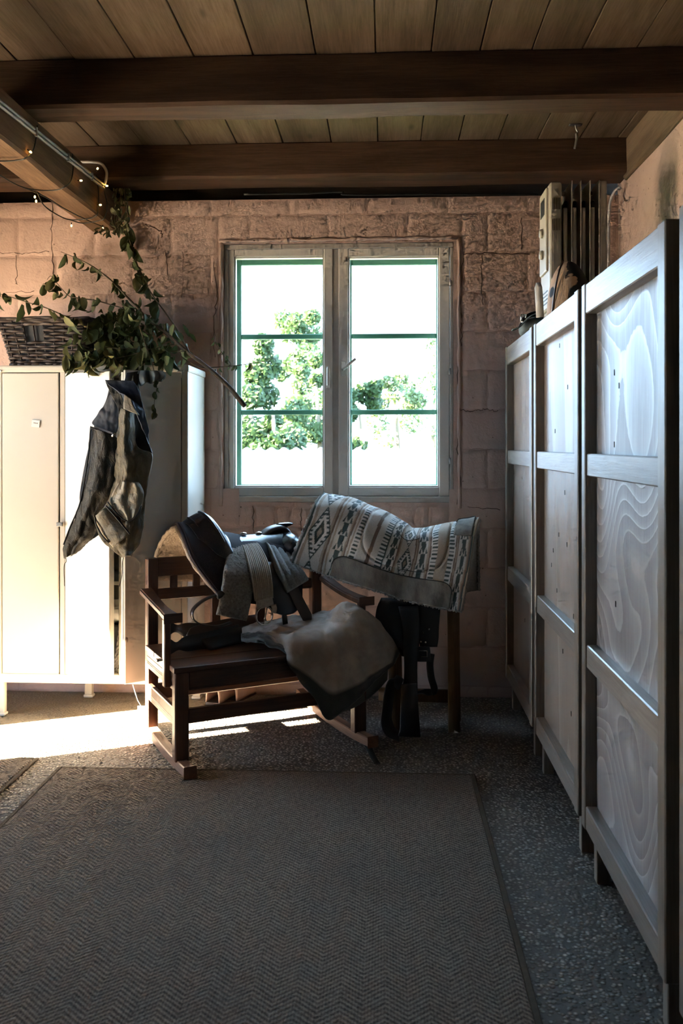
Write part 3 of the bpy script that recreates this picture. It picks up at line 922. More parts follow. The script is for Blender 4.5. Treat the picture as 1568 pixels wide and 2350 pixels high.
# ------------------------------------------------------------------ rugs
def rug(name, x0, x1, y0, y1, label):
    r = thing(name, ((x0 + x1) / 2, (y0 + y1) / 2, 0), label, 'rug', 'herringbone rugs')
    box('weave', (x0 + .018, y0 + .018, .001), (x1 - .018, y1 - .018, .011), M_RUG, r, None, .003)
    bm = bmesh.new()
    for lo, hi in [((x0, y0, .001), (x0 + .019, y1, .010)), ((x1 - .019, y0, .001), (x1, y1, .010)),
                   ((x0 + .019, y0, .001), (x1 - .019, y0 + .019, .010)), ((x0 + .019, y1 - .019, .001), (x1 - .019, y1, .010))]:
        add_box(bm, lo, hi, None, .003)
    link('binding', bm_mesh('binding', bm), M_RUGB, r)
    return r
rug('rug', -1.31, .352, -.9, 3.505, 'large brown herringbone rug in front of the bench')
rug('rug', -2.45, -1.425, 1.2, 3.60, 'second brown herringbone rug at the left edge, only its corner in view')

# ------------------------------------------------------------------ wooden cabinets along the right wall
CXF = .600
CZ0, CZ1 = .140, 1.785
cabs = [(3.683, 4.476, M_PLY1, 'plain wooden cabinet farthest from the viewer, next to the window wall'),
        (2.805, 3.628, M_PLY2, 'wooden cabinet in the middle, with fine upright grain and nail holes'),
        (1.940, 2.750, M_PLY3, 'large wooden cabinet with bold swirling plywood grain, nearest full one'),
        (1.05, 1.848, M_PLY2, 'wooden cabinet at the right edge, only its corner post in view')]
holes = {1: [(.42, 1.66), (.62, 1.50), (.3, 1.35), (.45, 1.26), (.55, 1.13), (.40, .97), (.60, .95), (.80, .93), (.2, .84), (.35, .76), (.75, .72), (.5, .56), (.7, .38), (.25, .9)],
         2: [(.28, 1.50), (.35, 1.46), (.28, 1.30), (.3, .86)], 0: [(.5, .5), (.7, .62)], 3: []}
for ci, (y0, y1, ply, lab) in enumerate(cabs):
    c = thing('cabinet', ((CXF + XR) / 2, (y0 + y1) / 2, 0), lab, 'cabinet', 'wooden cabinets along the right wall')
    # carcass
    bm = bmesh.new()
    add_box(bm, (CXF + .05, y0 + .002, CZ0 + .01), (XR - .02, y0 + .02, CZ1 - .01))
    add_box(bm, (CXF + .05, y1 - .02, CZ0 + .01), (XR - .02, y1 - .002, CZ1 - .01))
    add_box(bm, (XR - .03, y0 + .02, CZ0 + .01), (XR - .02, y1 - .02, CZ1 - .01))
    add_box(bm, (CXF + .05, y0 + .02, CZ0 + .01), (XR - .03, y1 - .02, CZ0 + .03))
    add_box(bm, (CXF + .05, y0 + .02, CZ1 - .03), (XR - .03, y1 - .02, CZ1 - .01))
    link('carcass', bm_mesh('carcass', bm), M_SIDE, c)
    box('panel', (CXF + .036, y0 + .03, CZ0 + .03), (CXF + .046, y1 - .03, CZ1 - .03), ply, c, None, .001)
    SW = .052
    box('stile', (CXF, y0, CZ0), (CXF + .05, y0 + SW, CZ1), M_FRAMEW, c, None, .003)
    box('stile', (CXF, y1 - SW * .8, CZ0), (CXF + .05, y1, CZ1), M_FRAMEW, c, None, .003)
    for z0, z1, x0 in ((CZ1 - .092, CZ1 - .003, .003), (1.205, 1.272, .006), (.628, .698, .006), (CZ0 + .002, .212, .003)):
        box('rail', (CXF + x0, y0 + SW + .001, z0), (CXF + .045, y1 - SW * .8 - .001, z1), M_RAILW, c, None, .003)
    for fy, z in holes[ci]:
        yy = y1 - .05 - fy * (y1 - y0 - .1)
        box('nail_hole', (CXF + .0345, yy - .003, z - .008), (CXF + .0375, yy + .003, z + .008), M_BLACK, c, None, 0)
    for yy in (y0 + .06, y1 - .09):
        for xx in (CXF + .025, XR - .09):
            box('leg', (xx, yy, 0), (xx + .04, yy + .035, CZ0 + .012), M_FRAMEW, c, None, .002)

# ------------------------------------------------------------------ steel locker
YL, YLB = 4.17, 4.565
lx1 = at(431, 900, YL).x; lx0 = at(-6, 900, YL).x
lz0, lz1 = at(200, 1569, YL).z, at(200, 838, YL).z
lk = thing('locker', ((lx0 + lx1) / 2, (YL + YLB) / 2, 0), 'cream steel locker with two doors standing open', 'locker')
T = .012
box('side', (lx0, YL + .02, lz0), (lx0 + T, YLB, lz1), M_LOCK, lk, None, .003)
box('side', (lx1 - T, YL + .02, lz0 + .002), (lx1, YLB, lz1 - .03), M_LOCK, lk, None, .003)
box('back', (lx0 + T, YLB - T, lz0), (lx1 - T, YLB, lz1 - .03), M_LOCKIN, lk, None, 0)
box('top', (lx0 - .004, YL - .004, lz1 - .034), (lx1 + .006, YLB + .002, lz1), M_LOCK, lk, None, .009, 2)
box('bottom', (lx0, YL, lz0), (lx1, YLB - T, lz0 + .045), M_LOCK, lk, None, .003)
def lpost(px0, px1):
    a = at(px0, 900, YL).x; b = at(px1, 900, YL).x
    box('post', (a, YL, lz0 + .04), (b, YL + .03, lz1 - .03), M_LOCK, lk, None, .004)
lpost(-6, 4); lpost(137, 150); lpost(272, 281); lpost(416, 431)
dz0, dz1 = lz0 + .046, lz1 - .037
def ldoor(hx, free, ang, name='door'):
    """door hinged at x = hx; free < 0 opens to the left; ang in degrees"""
    w = abs(free); sgn = 1 if free > 0 else -1
    M = Matrix.Translation((hx, YL + .004, 0)) @ Matrix.Rotation(-sgn * math.radians(ang), 4, 'Z')
    lo, hi = (0, w) if sgn > 0 else (-w, 0)
    bm = bmesh.new()
    add_box(bm, (lo, -.008, dz0), (hi, .008, dz1), M, .003)
    return link(name, bm_mesh(name, bm), M_LOCK, lk), M
d1x0, d1x1 = at(6, 900, YL).x, at(135, 900, YL).x
d1, M1 = ldoor(d1x0, d1x1 - d1x0, 0)
d2x = at(151, 900, YL).x
d2, M2 = ldoor(d2x, .275, 24)
d3x = at(414, 900, YL).x
d3, M3 = ldoor(d3x, -.28, 38)
# folded door edges on the open doors
for M_, w in ((M2, .275), (M3, -.28)):
    bm = bmesh.new(); s = 1 if w > 0 else -1
    add_box(bm, (w - .004, .006, dz0 + .01), (w + .0, .022, dz1 - .01), M_)
    link('door_edge', bm_mesh('door_edge', bm), M_LOCK, lk)
# hasp and name tag
p = at(135, 1203, YL - .008)
h = box('hasp', (p.x - .008, YL - .022, p.z - .010), (p.x + .020, YL - .008, p.z + .010), M_METAL, d1, None, .002)
p = at(82, 972, YL - .008)
tg = box('name_tag', (p.x - .019, YL - .010, p.z - .017), (p.x + .020, YL - .005, p.z + .017), M_TAGW, d1, None, .001)
tg.data.transform(Matrix.Translation(p) @ Matrix.Rotation(math.radians(6), 4, 'Y') @ Matrix.Translation(-p))
# the small grey scribble printed on it (too small to read)
for k, hh in enumerate((.006, .0045, .0055, .0035, .0035, .006)):
    q = p + Vector((-.009 + k * .0034, 0, .003 - k * .0005))
    box('print', (q.x, YL - .0106, q.z - hh * .4), (q.x + .0022, YL - .0098, q.z + hh * .6), M_INK, d1, None, 0)
# bolts on the top rail, feet
for px in (421, 408, 2):
    q = at(px, 851, YL - .006); lathe('bolt', [(0, -.004), (.005, -.003), (.005, .003), (0, .003)], (q.x, YL - .005, q.z), M_METAL, lk, 10, 'Y')
for fx, fy in ((lx0 + .012, YL + .02), (lx0 + .33, YLB - .05), (lx1 - .03, YL + .02), (lx1 - .03, YLB - .05)):
    f = box('leg', (fx - .02, fy - .015, .012), (fx + .02, fy + .015, lz0 + .005), M_LOCK, lk, None, .004)
    box('foot_cap', (fx - .024, fy - .02, 0), (fx + .024, fy + .02, .014), M_WHITEP, f, None, .003)
# inner dividers and a shelf
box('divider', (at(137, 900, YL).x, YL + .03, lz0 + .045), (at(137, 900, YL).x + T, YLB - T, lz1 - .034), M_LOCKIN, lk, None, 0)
sx0, sx1 = at(150, 900, YL).x, at(416, 900, YL).x
box('shelf', (sx0, YL + .035, at(270, 1345, YL).z), (sx1, YLB - T, at(270, 1345, YL).z + .018), M_LOCK, lk, None, .002)
# things kept inside
bo = at(275, 1400, 4.33)
tag(lathe('bowl', [(0, 0), (.05, .0), (.10, .045), (.115, .09), (.108, .09), (.094, .048), (.045, .008), (0, .008)], (bo.x, 4.35, at(270, 1430, 4.3).z), M_WHITEP, None, 24), 'white plastic bowl seen in the gap between the open locker doors', 'bowl')
tag(box('storage_box', (bo.x - .12, 4.26, lz0 + .047), (bo.x + .12, 4.50, at(270, 1430, 4.3).z - .001), M_BLACK, None, None, .01, 2), 'dark box on the floor of the open locker', 'box')
rp = smooth_path([at(282, 1395, 4.235), at(278, 1440, 4.23), at(272, 1490, 4.225), at(265, 1530, 4.222), at(262, 1536, 4.222)], 10)
bm = bmesh.new()
for ph in (0, 2 * PI / 3, 4 * PI / 3):
    fr = frames(rp)
    add_tube(bm, [q + n * .007 * math.cos(i * .75 + ph) + b * .007 * math.sin(i * .75 + ph) for i, (q, t, n, b) in enumerate(fr)], .0065, 6)
tag(link('riding_whip', bm_mesh('riding_whip', bm, True), M_FLEECEG), 'braided grey whip handle leaning in the open locker', 'whip')

# ------------------------------------------------------------------ rocking bench
FL = Vector((-.815, 3.51, 0))
BA = math.atan2(.488, .873)
BM = Matrix.Translation(FL) @ Matrix.Rotation(BA, 4, 'Z')
bench = thing('rocking_bench', FL, 'dark wooden rocking bench with slatted back below the window', 'bench', rz=BA)
def bx(name, lo, hi, mat=M_BENCH, bevel=.004, seg=1, M=None, par=None):
    bm = bmesh.new(); add_box(bm, lo, hi, M, bevel, seg)
    o = bpy.data.objects.new(name, bm_mesh(name, bm)); COL.objects.link(o); o.data.materials.append(mat)
    o.parent = par or bench
    return o
BL, BT = .80, .455
def rocker_z(t): return .14 * (t - .17) ** 2
for s in (0, BL):
    bx('leg', (s - .029, -.022, .040), (s + .029, .022, .395), M_BENCHV)
    bx('leg', (s - .024, BT - .024, .045), (s + .024, BT + .024, .795), M_BENCHV)
    # rocker
    vs, fs = [], []
    n = 22
    for i in range(n + 1):
        t = -.135 + (.64 + .135) * i / n
        z0 = rocker_z(t) + .001; z1 = z0 + .041
        for (a, z) in ((-.022, z0), (.022, z0), (.022, z1), (-.022, z1)):
            vs.append((s + a, t, z))
    for i in range(n):
        for k in range(4):
            fs.append((i * 4 + k, i * 4 + (k + 1) % 4, (i + 1) * 4 + (k + 1) % 4, (i + 1) * 4 + k))
    fs.append((0, 1, 2, 3)); fs.append(tuple(n * 4 + k for k in range(4)))
    bm = bmesh.new(); me = mesh_from('r', vs, fs); bm.from_mesh(me); bpy.data.meshes.remove(me)
    bmesh.ops.bevel(bm, geom=[e for e in bm.edges if e.calc_face_angle(0) > .8], offset=.004, segments=1, affect='EDGES')
    o = bpy.data.objects.new('rocker', bm_mesh('rocker', bm)); COL.objects.link(o); o.data.materials.append(M_ROCK); o.parent = bench
    # side apron with grooves, side stretcher
    sg = -1 if s == 0 else 1
    xs = sorted((s + sg * .004, s + sg * .026))
    ap = bx('side_apron', (xs[0], .022, .315), (xs[1], BT - .024, .395))
    for z in (.338, .345, .368):
        xo = xs[0] if sg < 0 else xs[1]
        bx('groove_bead', (xo - .002, .024, z - .0025), (xo + .002, BT - .026, z + .0025), M_BENCH, .001, 1, None, ap)
    xs2 = sorted((s + sg * .002, s + sg * .024))
    st = bx('side_stretcher', (xs2[0], .022, .175), (xs2[1], BT - .024, .245))
    for z in (.195, .202):
        xo = xs2[0] if sg < 0 else xs2[1]
        bx('groove_bead', (xo - .002, .024, z - .0025), (xo + .002, BT - .026, z + .0025), M_BENCH, .001, 1, None, st)
    # arm: curved board on a short post
    ax = s + sg * .034
    vs, fs = [], []
    n = 16
    for i in range(n + 1):
        f = i / n
        t = -.015 + (BT - .035 + .015) * f
        z = .598 + .045 * f ** 1.4 - .008 * math.sin(f * PI)
        hw = .030 - .006 * math.sin(f * PI) + (.002 if f < .2 else 0)
        off = sg * (.004 * math.sin(f * PI))
        for a, zz in ((-hw, 0), (hw, 0), (hw, .027), (-hw, .027)):
            vs.append((ax - off + a, t, z + zz))
    for i in range(n):
        for k in range(4):
            fs.append((i * 4 + k, i * 4 + (k + 1) % 4, (i + 1) * 4 + (k + 1) % 4, (i + 1) * 4 + k))
    fs.append((0, 1, 2, 3)); fs.append(tuple(n * 4 + k for k in range(4)))
    bm = bmesh.new(); me = mesh_from('a', vs, fs); bm.from_mesh(me); bpy.data.meshes.remove(me)
    bmesh.ops.bevel(bm, geom=[e for e in bm.edges if e.calc_face_angle(0) > .8], offset=.006, segments=2, affect='EDGES')
    o = bpy.data.objects.new('arm', bm_mesh('arm', bm)); COL.objects.link(o); o.data.materials.append(M_BENCH); o.parent = bench
    xa = sorted((s + sg * .029, s + sg * .056))
    bx('arm_post', (xa[0], .035, .325), (xa[1], .072, .598), M_BENCHV)
bx('front_apron', (.029, -.016, .318), (BL - .029, .010, .395))
bx('back_apron', (.024, BT - .012, .32), (BL - .024, BT + .012, .395))
bx('front_stretcher', (.029, -.014, .185), (BL - .029, .012, .243))
bx('back_stretcher', (.024, BT - .012, .165), (BL - .024, BT + .012, .235))
for t0, t1 in ((-.030, .118), (.121, .276), (.279, BT - .026)):
    bx('seat_board', (-.036, t0, .395), (BL + .036, t1, .417), M_BENCH, .004, 2)
bx('top_rail', (.024, BT - .014, .712), (BL - .024, BT + .014, .795))
bx('lower_rail', (.024, BT - .013, .607), (BL - .024, BT + .013, .656))
for s in (.10, .205, .36, .44, .60, .70):
    bx('back_slat', (s - .016, BT - .008, .656), (s + .016, BT + .008, .712), M_BENCHV, .002)
for s in (.295, .515):
    bx('back_post', (s - .022, BT - .012, .417), (s + .022, BT + .012, .607), M_BENCHV)
bolt = bpy.data.objects.new('wing_bolt', bpy.data.meshes.new('wing_bolt'))
bm = bmesh.new(); add_tube(bm, [(-.06, .052, .437), (-.085, .052, .437)], .006, 8); add_tube(bm, [(-.080, .040, .437), (-.080, .064, .437)], .005, 8)
bm.to_mesh(bolt.data); bm.free(); COL.objects.link(bolt); bolt.data.materials.append(M_STEEL); bolt.parent = bench

def bt(px, py, t):
    """room point of a photo position on the bench plane that is t behind its front legs"""
    r = (px - CX) / F_PX; u = (HORIZON - py) / F_PX
    d = Vector((_c * r - _s, _s * r + _c, u))
    vdir = Vector((-math.sin(BA), math.cos(BA), 0))
    k = (t + FL.dot(vdir)) / d.dot(vdir)
    return Vector((d.x * k, d.y * k, EYE + d.z * k))
def bz(px, py, z):
    r = (px - CX) / F_PX; u = (HORIZON - py) / F_PX
    k = (z - EYE) / u
    return Vector(((_c * r - _s) * k, (_s * r + _c) * k, z))
BU = Vector((math.cos(BA), math.sin(BA), 0)); BV = Vector((-math.sin(BA), math.cos(BA), 0))
def bl(s, t, z): return FL + BU * s + BV * t + Vector((0, 0, z))
# ------------------------------------------------------------------ cloth helpers
def rough_grid(G, amp, scale, seed=0, octaves=3):
    N = grid_normals(G)
    return G + N * (vnoise(G, scale, seed, octaves) * amp)[..., None]
def band(name, path, width, side, thick, mat, parent=None, nw=9, nl=40, amp=0.0, nscale=40, prof=None, seed=0, wf=None):
    """soft strap with a thickness profile across its width"""
    P = net_grid([[p] * 2 for p in path], nl, 2)[:, 0, :]
    S = np.array(side, float)
    G = np.zeros((nl, nw, 3))
    for i in range(nl):
        t = P[min(i + 1, nl - 1)] - P[max(i - 1, 0)]; t /= np.linalg.norm(t)
        s = S - t * S.dot(t); s /= np.linalg.norm(s)
        w = width * (wf(i / (nl - 1)) if wf else 1.0)
        for j in range(nw):
            f = j / (nw - 1) * 2 - 1
            G[i, j] = P[i] + s * f * w / 2
    N = grid_normals(G)
    f = np.linspace(-1, 1, nw)
    th = thick * np.sqrt(np.clip(1 - np.abs(f) ** 4, .08, 1)) if prof is None else thick * prof(f)
    TH = np.tile(th, (nl, 1))
    if amp:
        TH = TH + vnoise(G, nscale, seed) * amp
        TH[0] *= .5; TH[-1] *= .55
    return sheet(name, G, TH, mat, parent, N)

# ------------------------------------------------------------------ saddle straddling the bench back
sad = thing('saddle', bl(.38, BT, .80), 'black western saddle with fleece underside straddling the bench back', 'saddle')
def arch_row(s, za, stat, a_list, fn):
    return [fn(s, za, a) for a in a_list]
A = [-1, -.8, -.55, -.3, -.1, .1, .3, .55, .8, 1]
def pad_pt(b, a):
    # a: -1 far hem .. +1 near hem, b: 0 rear .. 1 front
    if a >= 0:
        s0 = .118 + .045 * a ** 2 + .20 * max(0, a - .55) ** 1.7 * 2.2
        d = .200 * math.sin(a * PI / 2) ** 1.05
        z = .945 - .085 * a - .245 * a ** 2.2
    else:
        q = -a
        s0 = .118 - .085 * q
        d = -.150 * math.sin(q * PI / 2)
        z = .945 - .08 * q - .185 * q ** 2.2
    s1 = .66 - .02 * abs(a)
    s = s0 + (s1 - s0) * b
    z -= .075 * min(1, b * 1.8) * (1 - .5 * abs(a))
    return bl(s, BT - d, z)
ctrl = [[pad_pt(b, a) for a in np.linspace(-1, 1, 13)] for b in np.linspace(0, 1, 8)]
G = net_grid(ctrl, 40, 60)
N = grid_normals(G)
if N[20, 30][2] < 0: N = -N
# quilted channels on the outer cloth
aa = np.linspace(-1, 1, 60)[None, :]; bb = np.linspace(0, 1, 40)[:, None]
q = .004 * np.abs(np.sin(bb * 16 + aa * 5)) ** .5
sheet('quilted_cover', G + N * (q)[..., None], .012, M_QUILT, sad, N)
sheet('fleece_lining', rough_grid(G - N * .019, .005, 60, 3), .022, M_FLEECE, sad, N)
edge = [Vector(G[0, j] - N[0, j] * .004) for j in range(60)]
tube('edge_binding', edge, .0085, M_QUILT, sad, 8)
tube('fleece_roll', [Vector(G[0, j] - N[0, j] * .020 + np.array(BU) * -.003) for j in range(60)], lambda t: .011 + .002 * math.sin(t * 90), M_FLEECE, sad, 8)
# seat and cantle: stations along the saddle
ST = [(.150, .938, .150, .240, .100), (.178, .957, .160, .262, .120), (.205, .972, .166, .278, .130), (.222, .9785, .166, .282, .132),
      (.240, .972, .160, .270, .128), (.262, .930, .150, .225, .11), (.315, .885, .145, .175, .08), (.40, .866, .142, .155, .04), (.49, .866, .140, .155, .02),
      (.56, .876, .138, .165, .01), (.615, .880, .13, .19, .0), (.66, .85, .12, .20, -.01)]
ctrl = []
for s, za, hw, dr, sh in ST:
    row = []
    for a in np.linspace(-1, 1, 11):
        e = abs(a)
        row.append(bl(s + sh * e ** 1.4, BT - hw * math.sin(a * PI / 2), za - dr * (1 - math.cos(e * PI / 2)) ** .95))
    ctrl.append(row)
G2 = net_grid(ctrl, 66, 41)
N2 = grid_normals(G2)
if N2[40, 20][2] < 0: N2 = -N2
sheet('seat_leather', G2 + N2 * .008, .012, M_LEATHN, sad, N2)
rim = net_grid([ctrl[3]] * 2, 2, 41)[0]
tube('cantle_roll', [Vector(p) + Vector((0, 0, .010)) for p in rim], .0105, M_LEATHN, sad, 10)
seam = net_grid([ctrl[1]] * 2, 2, 41)[0]
tube('cantle_seam', [Vector(p) + Vector((0, 0, .012)) - BU * .012 for p in seam], .0028, M_LEATHB, sad, 6)
# swell (the rounded fork), horn neck and horn cap
def ellipsoid(name, c, rx, ry, rz, mat, parent, rot=BA, n=20, pw=1.0):
    vs, fs = [], []
    R = Matrix.Rotation(rot, 3, 'Z')
    for i in range(n + 1):
        th = PI * i / n
        for j in range(n * 2):
            ph = 2 * PI * j / (n * 2)
            f = lambda x: math.copysign(abs(x) ** pw, x)
            vs.append(Vector(c) + R @ Vector((rx * f(math.sin(th)) * f(math.cos(ph)), ry * f(math.sin(th)) * f(math.sin(ph)), rz * f(math.cos(th)))))
    m = n * 2
    for i in range(n):
        for j in range(m):
            fs.append((i * m + j, i * m + (j + 1) % m, (i + 1) * m + (j + 1) % m, (i + 1) * m + j))
    bm = bmesh.new(); me = mesh_from(name, vs, fs); bm.from_mesh(me); bpy.data.meshes.remove(me)
    bmesh.ops.remove_doubles(bm, verts=bm.verts, dist=1e-5)
    return link(name, bm_mesh(name, bm, True), mat, parent)
ellipsoid('swell', bl(.635, BT - .03, .812), .062, .135, .075, M_LEATHN, sad)
band('fork_cover', [bl(.52, BT, .868), bl(.56, BT, .893), bl(.60, BT, .905), bl(.63, BT, .900), bl(.655, BT, .872)], .085, BV, .028, M_LEATHB, sad, 9, 24)
hn = bl(.635, BT, .90)
lathe('horn_cap', [(0, 0), (.02, .0), (.042, .012), (.040, .020), (.02, .025), (0, .025)], hn + Vector((.005, 0, .008)), M_LEATHN, sad, 20, 'Z', Matrix.Rotation(math.radians(-4), 3, 'Y') @ Matrix.Diagonal((1, .8, .8)).to_3x3())
for s in (.43, .505):
    lathe('concho', [(0, 0), (.016, 0), (.014, .005), (0, .008)], bl(s, BT - .008, .884), M_STEEL, sad, 16)
# fender on the near side, with its short strap
rows = [(585, 668, 1335), (590, 678, 1355), (600, 687, 1375), (612, 687, 1392), (632, 676, 1405), (646, 660, 1410)]
ctrl = [[bt(l + (r - l) * f, y, .225 - .012 * math.sin(f * PI)) for f in (0, .25, .5, .75, 1)] for l, r, y in rows]
top = [[bt(575 + 85 * f, 1290, .265) for f in (0, .25, .5, .75, 1)]]
sheet('fender', net_grid(top + ctrl, 24, 16), .006, M_LEATHER, sad)
strip('fender_strap', [bt(652, 1402, .220), bt(653, 1418, .220), bt(655, 1432, .222)], .024, .006, M_LEATHER, sad, BU)
strip('latigo', smooth_path([bt(672, 1350, .215), bt(686, 1380, .205), bt(703, 1412, .20), bt(713, 1431, .198)], 5),
      lambda t: .050 * (1 if t < .75 else max(.05, (1 - t) / .25)), .006, M_LEATHB, sad, BU)
# stirrup loop hanging to the left
strip('stirrup_strap', smooth_path([bt(530, 1352, .235), bt(505, 1363, .225), bt(470, 1376, .215), bt(444, 1398, .205), bt(442, 1418, .20), bt(462, 1433, .195), bt(500, 1437, .195), bt(530, 1428, .20)], 8),
      .032, .006, M_LEATHER, sad, BV)
tube('stirrup_tube', smooth_path([bt(498, 1368, .205), bt(512, 1362, .205), bt(528, 1356, .21)], 4), .016, M_LEATHER, sad, 10)

# ------------------------------------------------------------------ things laid over the saddle
band('girth_cover', [bt(552, 1243, BT - .02), bt(549, 1258, .36), bt(552, 1285, .285), bt(549, 1318, .225), bt(545, 1350, .205), bt(538, 1390, .200), bt(531, 1418, .198)], .142, BU + Vector((0, 0, -.12)), .034, M_FLEECEG, None, 22, 60, .010, 70, None, 2,
     lambda t: .72 + .28 * min(1, t * 2.0))
tag(bpy.data.objects['girth_cover'], 'thick grey-brown sheepskin girth cover hanging over the saddle', 'girth cover')
cin = thing('cinch', bt(600, 1330, .20), 'ribbed cord cinch with a steel ring draped over the saddle', 'cinch')
cpath = [bt(556, 1242, BT - .02), bt(574, 1252, .36), bt(588, 1280, .27), bt(597, 1310, .205), bt(603, 1345, .18), bt(606, 1378, .176)]
PC = net_grid([[p] * 2 for p in cpath], 50, 2)[:, 0, :]
for k in range(11):
    f = k / 10 * 2 - 1
    pts = []
    for i in range(50):
        w = .030 + .010 * (i / 49) + .008 * math.sin(i / 49 * PI)
        t = Vector(PC[min(i + 1, 49)]) - Vector(PC[max(i - 1, 0)]); t.normalize()
        s = BU - t * BU.dot(t); s.normalize()
        pts.append(Vector(PC[i]) + s * f * w + t.cross(s) * 0 + Vector((0, 0, .004)))
    tube('cord', pts, .0042 if k % 2 else .0048, M_KNIT, cin, 6)
band('cinch_end', [bt(606, 1374, .176), bt(608, 1384, .175), bt(610, 1393, .175)], .078, BU, .012, M_KNIT, cin, 9, 10)
band('leather_loop', [bt(628, 1388, .173), bt(630, 1398, .172), bt(628, 1407, .172)], .024, BU, .010, M_KNIT, cin, 7, 8)
rc = bt(607, 1413, .172)
ring = [rc + BU * (.038 * math.cos(a)) + Vector((0, 0, .040 * math.sin(a))) for a in np.linspace(0, 2 * PI, 33)]
tube('ring', ring, .0032, M_STEEL, cin, 8)
tube('ring_tongue', [rc + BU * .014 + Vector((0, 0, .036)), rc - BU * .006 + Vector((0, 0, -.044))], .0028, M_STEEL, cin, 8)
ridge = lambda f: .55 + .45 * np.abs(np.cos((f + 1) * PI * 1.5)) ** .7
band('saddle_fleece', [bt(612, 1243, BT - .02), bt(632, 1258, .35), bt(650, 1288, .27), bt(668, 1318, .225), bt(684, 1346, .205)], .120, BU + Vector((0, 0, -.25)), .026, M_FLEECEQ, None, 31, 46, .005, 80, ridge, 5,
     lambda t: .55 + .45 * min(1, t * 1.6))
tag(bpy.data.objects['saddle_fleece'], 'pale grey quilted fleece pad with ridges, at the front of the saddle', 'fleece pad')

# ------------------------------------------------------------------ black straps on the seat
def seat_strap(name, pts, wf, mat, label, thick=.008, group='black straps lying on the bench seat', up=.8):
    P = smooth_path([bz(x, y, z) for x, y, z in pts], 8)
    o = strip(name, P, wf, thick, mat, None, Vector((0, 0, 1)).cross((P[-1] - P[0]).normalized()) * (1 - up) + Vector((0, 0, up)))
    return tag(o, label, 'strap', group)
spoon = lambda t: .068 - .034 * math.exp(-((t - .24) / .10) ** 2) - .02 * max(0, .04 - t) / .04
seat_strap('leather_strap', [(381, 1442, .472), (400, 1442, .47), (430, 1446, .465), (465, 1448, .462), (505, 1445, .458), (540, 1438, .455)], spoon, M_LEATHER, 'black spoon-ended strap on the bench seat, farther from the seat edge')
seat_strap('leather_strap', [(382, 1484, .453), (402, 1484, .452), (430, 1477, .452), (468, 1470, .45), (510, 1460, .45), (550, 1450, .45)], spoon, M_LEATHER, 'black spoon-ended strap on the bench seat, nearer the seat edge')
seat_strap('leather_strap', [(432, 1464, .466), (465, 1452, .472), (510, 1441, .474), (560, 1432, .47), (610, 1424, .462)], lambda t: .075 * min(1, .35 + t * 5), M_LEATHB, 'broad dark brown leather flap under the hanging girth cover', .012, up=.6)
seat_strap('leather_strap', [(470, 1478, .440), (520, 1464, .444), (580, 1450, .45), (640, 1436, .45), (690, 1424, .45)], lambda t: .085, M_LEATHER, 'wide black leather strap lying along the back of the bench seat', .016, up=.35)

# ------------------------------------------------------------------ wool blanket over the right half of the bench
C = []
def sp(px, py, z): return bz(px, py, z)
rowsB = [
    # each row runs from the back of the seat to the hem in front
    [sp(560, 1452, .44), bt(556, 1462, .22), bt(553, 1468, .15), bt(556, 1474, .10), bt(575, 1478, .06), bt(600, 1484, .03)],
    [sp(600, 1440, .45), bt(600, 1452, .23), bt(605, 1464, .15), bt(620, 1475, .08), bt(640, 1488, .01), bt(652, 1500, -.025)],
    [sp(655, 1428, .455), bt(655, 1440, .24), bt(662, 1456, .13), bt(672, 1478, -.01), bt(680, 1520, -.055), bt(692, 1562, -.055)],
    [sp(705, 1418, .46), bt(708, 1432, .24), bt(716, 1452, .10), bt(722, 1486, -.04), bt(722, 1550, -.065), bt(722, 1604, -.075)],
    [sp(748, 1415, .465), bt(756, 1424, .18), bt(768, 1448, .0), bt(776, 1498, -.06), bt(764, 1570, -.075), bt(752, 1652, -.10)],
    [sp(778, 1412, .49), bt(792, 1399, .03), bt(815, 1435, -.035), bt(828, 1495, -.06), bt(822, 1550, -.075), bt(808, 1606, -.085)],
    [sp(800, 1418, .50), bt(835, 1412, .03), bt(860, 1452, -.02), bt(870, 1490, -.045), bt(862, 1530, -.055), bt(855, 1562, -.06)],
    [sp(822, 1440, .50), bt(872, 1448, .05), bt(914, 1474, .02), bt(908, 1498, .0), bt(905, 1510, -.01), bt(902, 1524, -.02)],
]
Gb = net_grid(rowsB, 70, 60)
Nb = grid_normals(Gb)
if Nb[30, 10][2] < 0: Nb = -Nb
Gb = Gb + Nb * (vnoise(Gb * np.array((1.5, 1.5, .6)), 9, 4, 3) * .015 + vnoise(Gb, 26, 8, 3) * .005)[..., None] + Nb * .016
bk = sheet('wool_blanket', Gb, .014, M_WOOL, None, Nb)
tag(bk, 'grey-beige wool blanket with dark border draped over the bench seat', 'blanket')
bd = np.zeros((70, 60))
iu = np.arange(70)[:, None]; jv = np.arange(60)[None, :]
bd = np.maximum(np.clip((jv - 49) / 2.0, 0, 1), np.clip((10 - iu) / 2.0, 0, 1) * (jv > 14))
bd = np.maximum(bd, np.clip((iu - 65) / 2.0, 0, 1))
at_b = bk.data.attributes.new('border', 'FLOAT', 'POINT')
at_b.data.foreach_set('value', np.concatenate([bd.ravel(), bd.ravel()]).astype(np.float32))
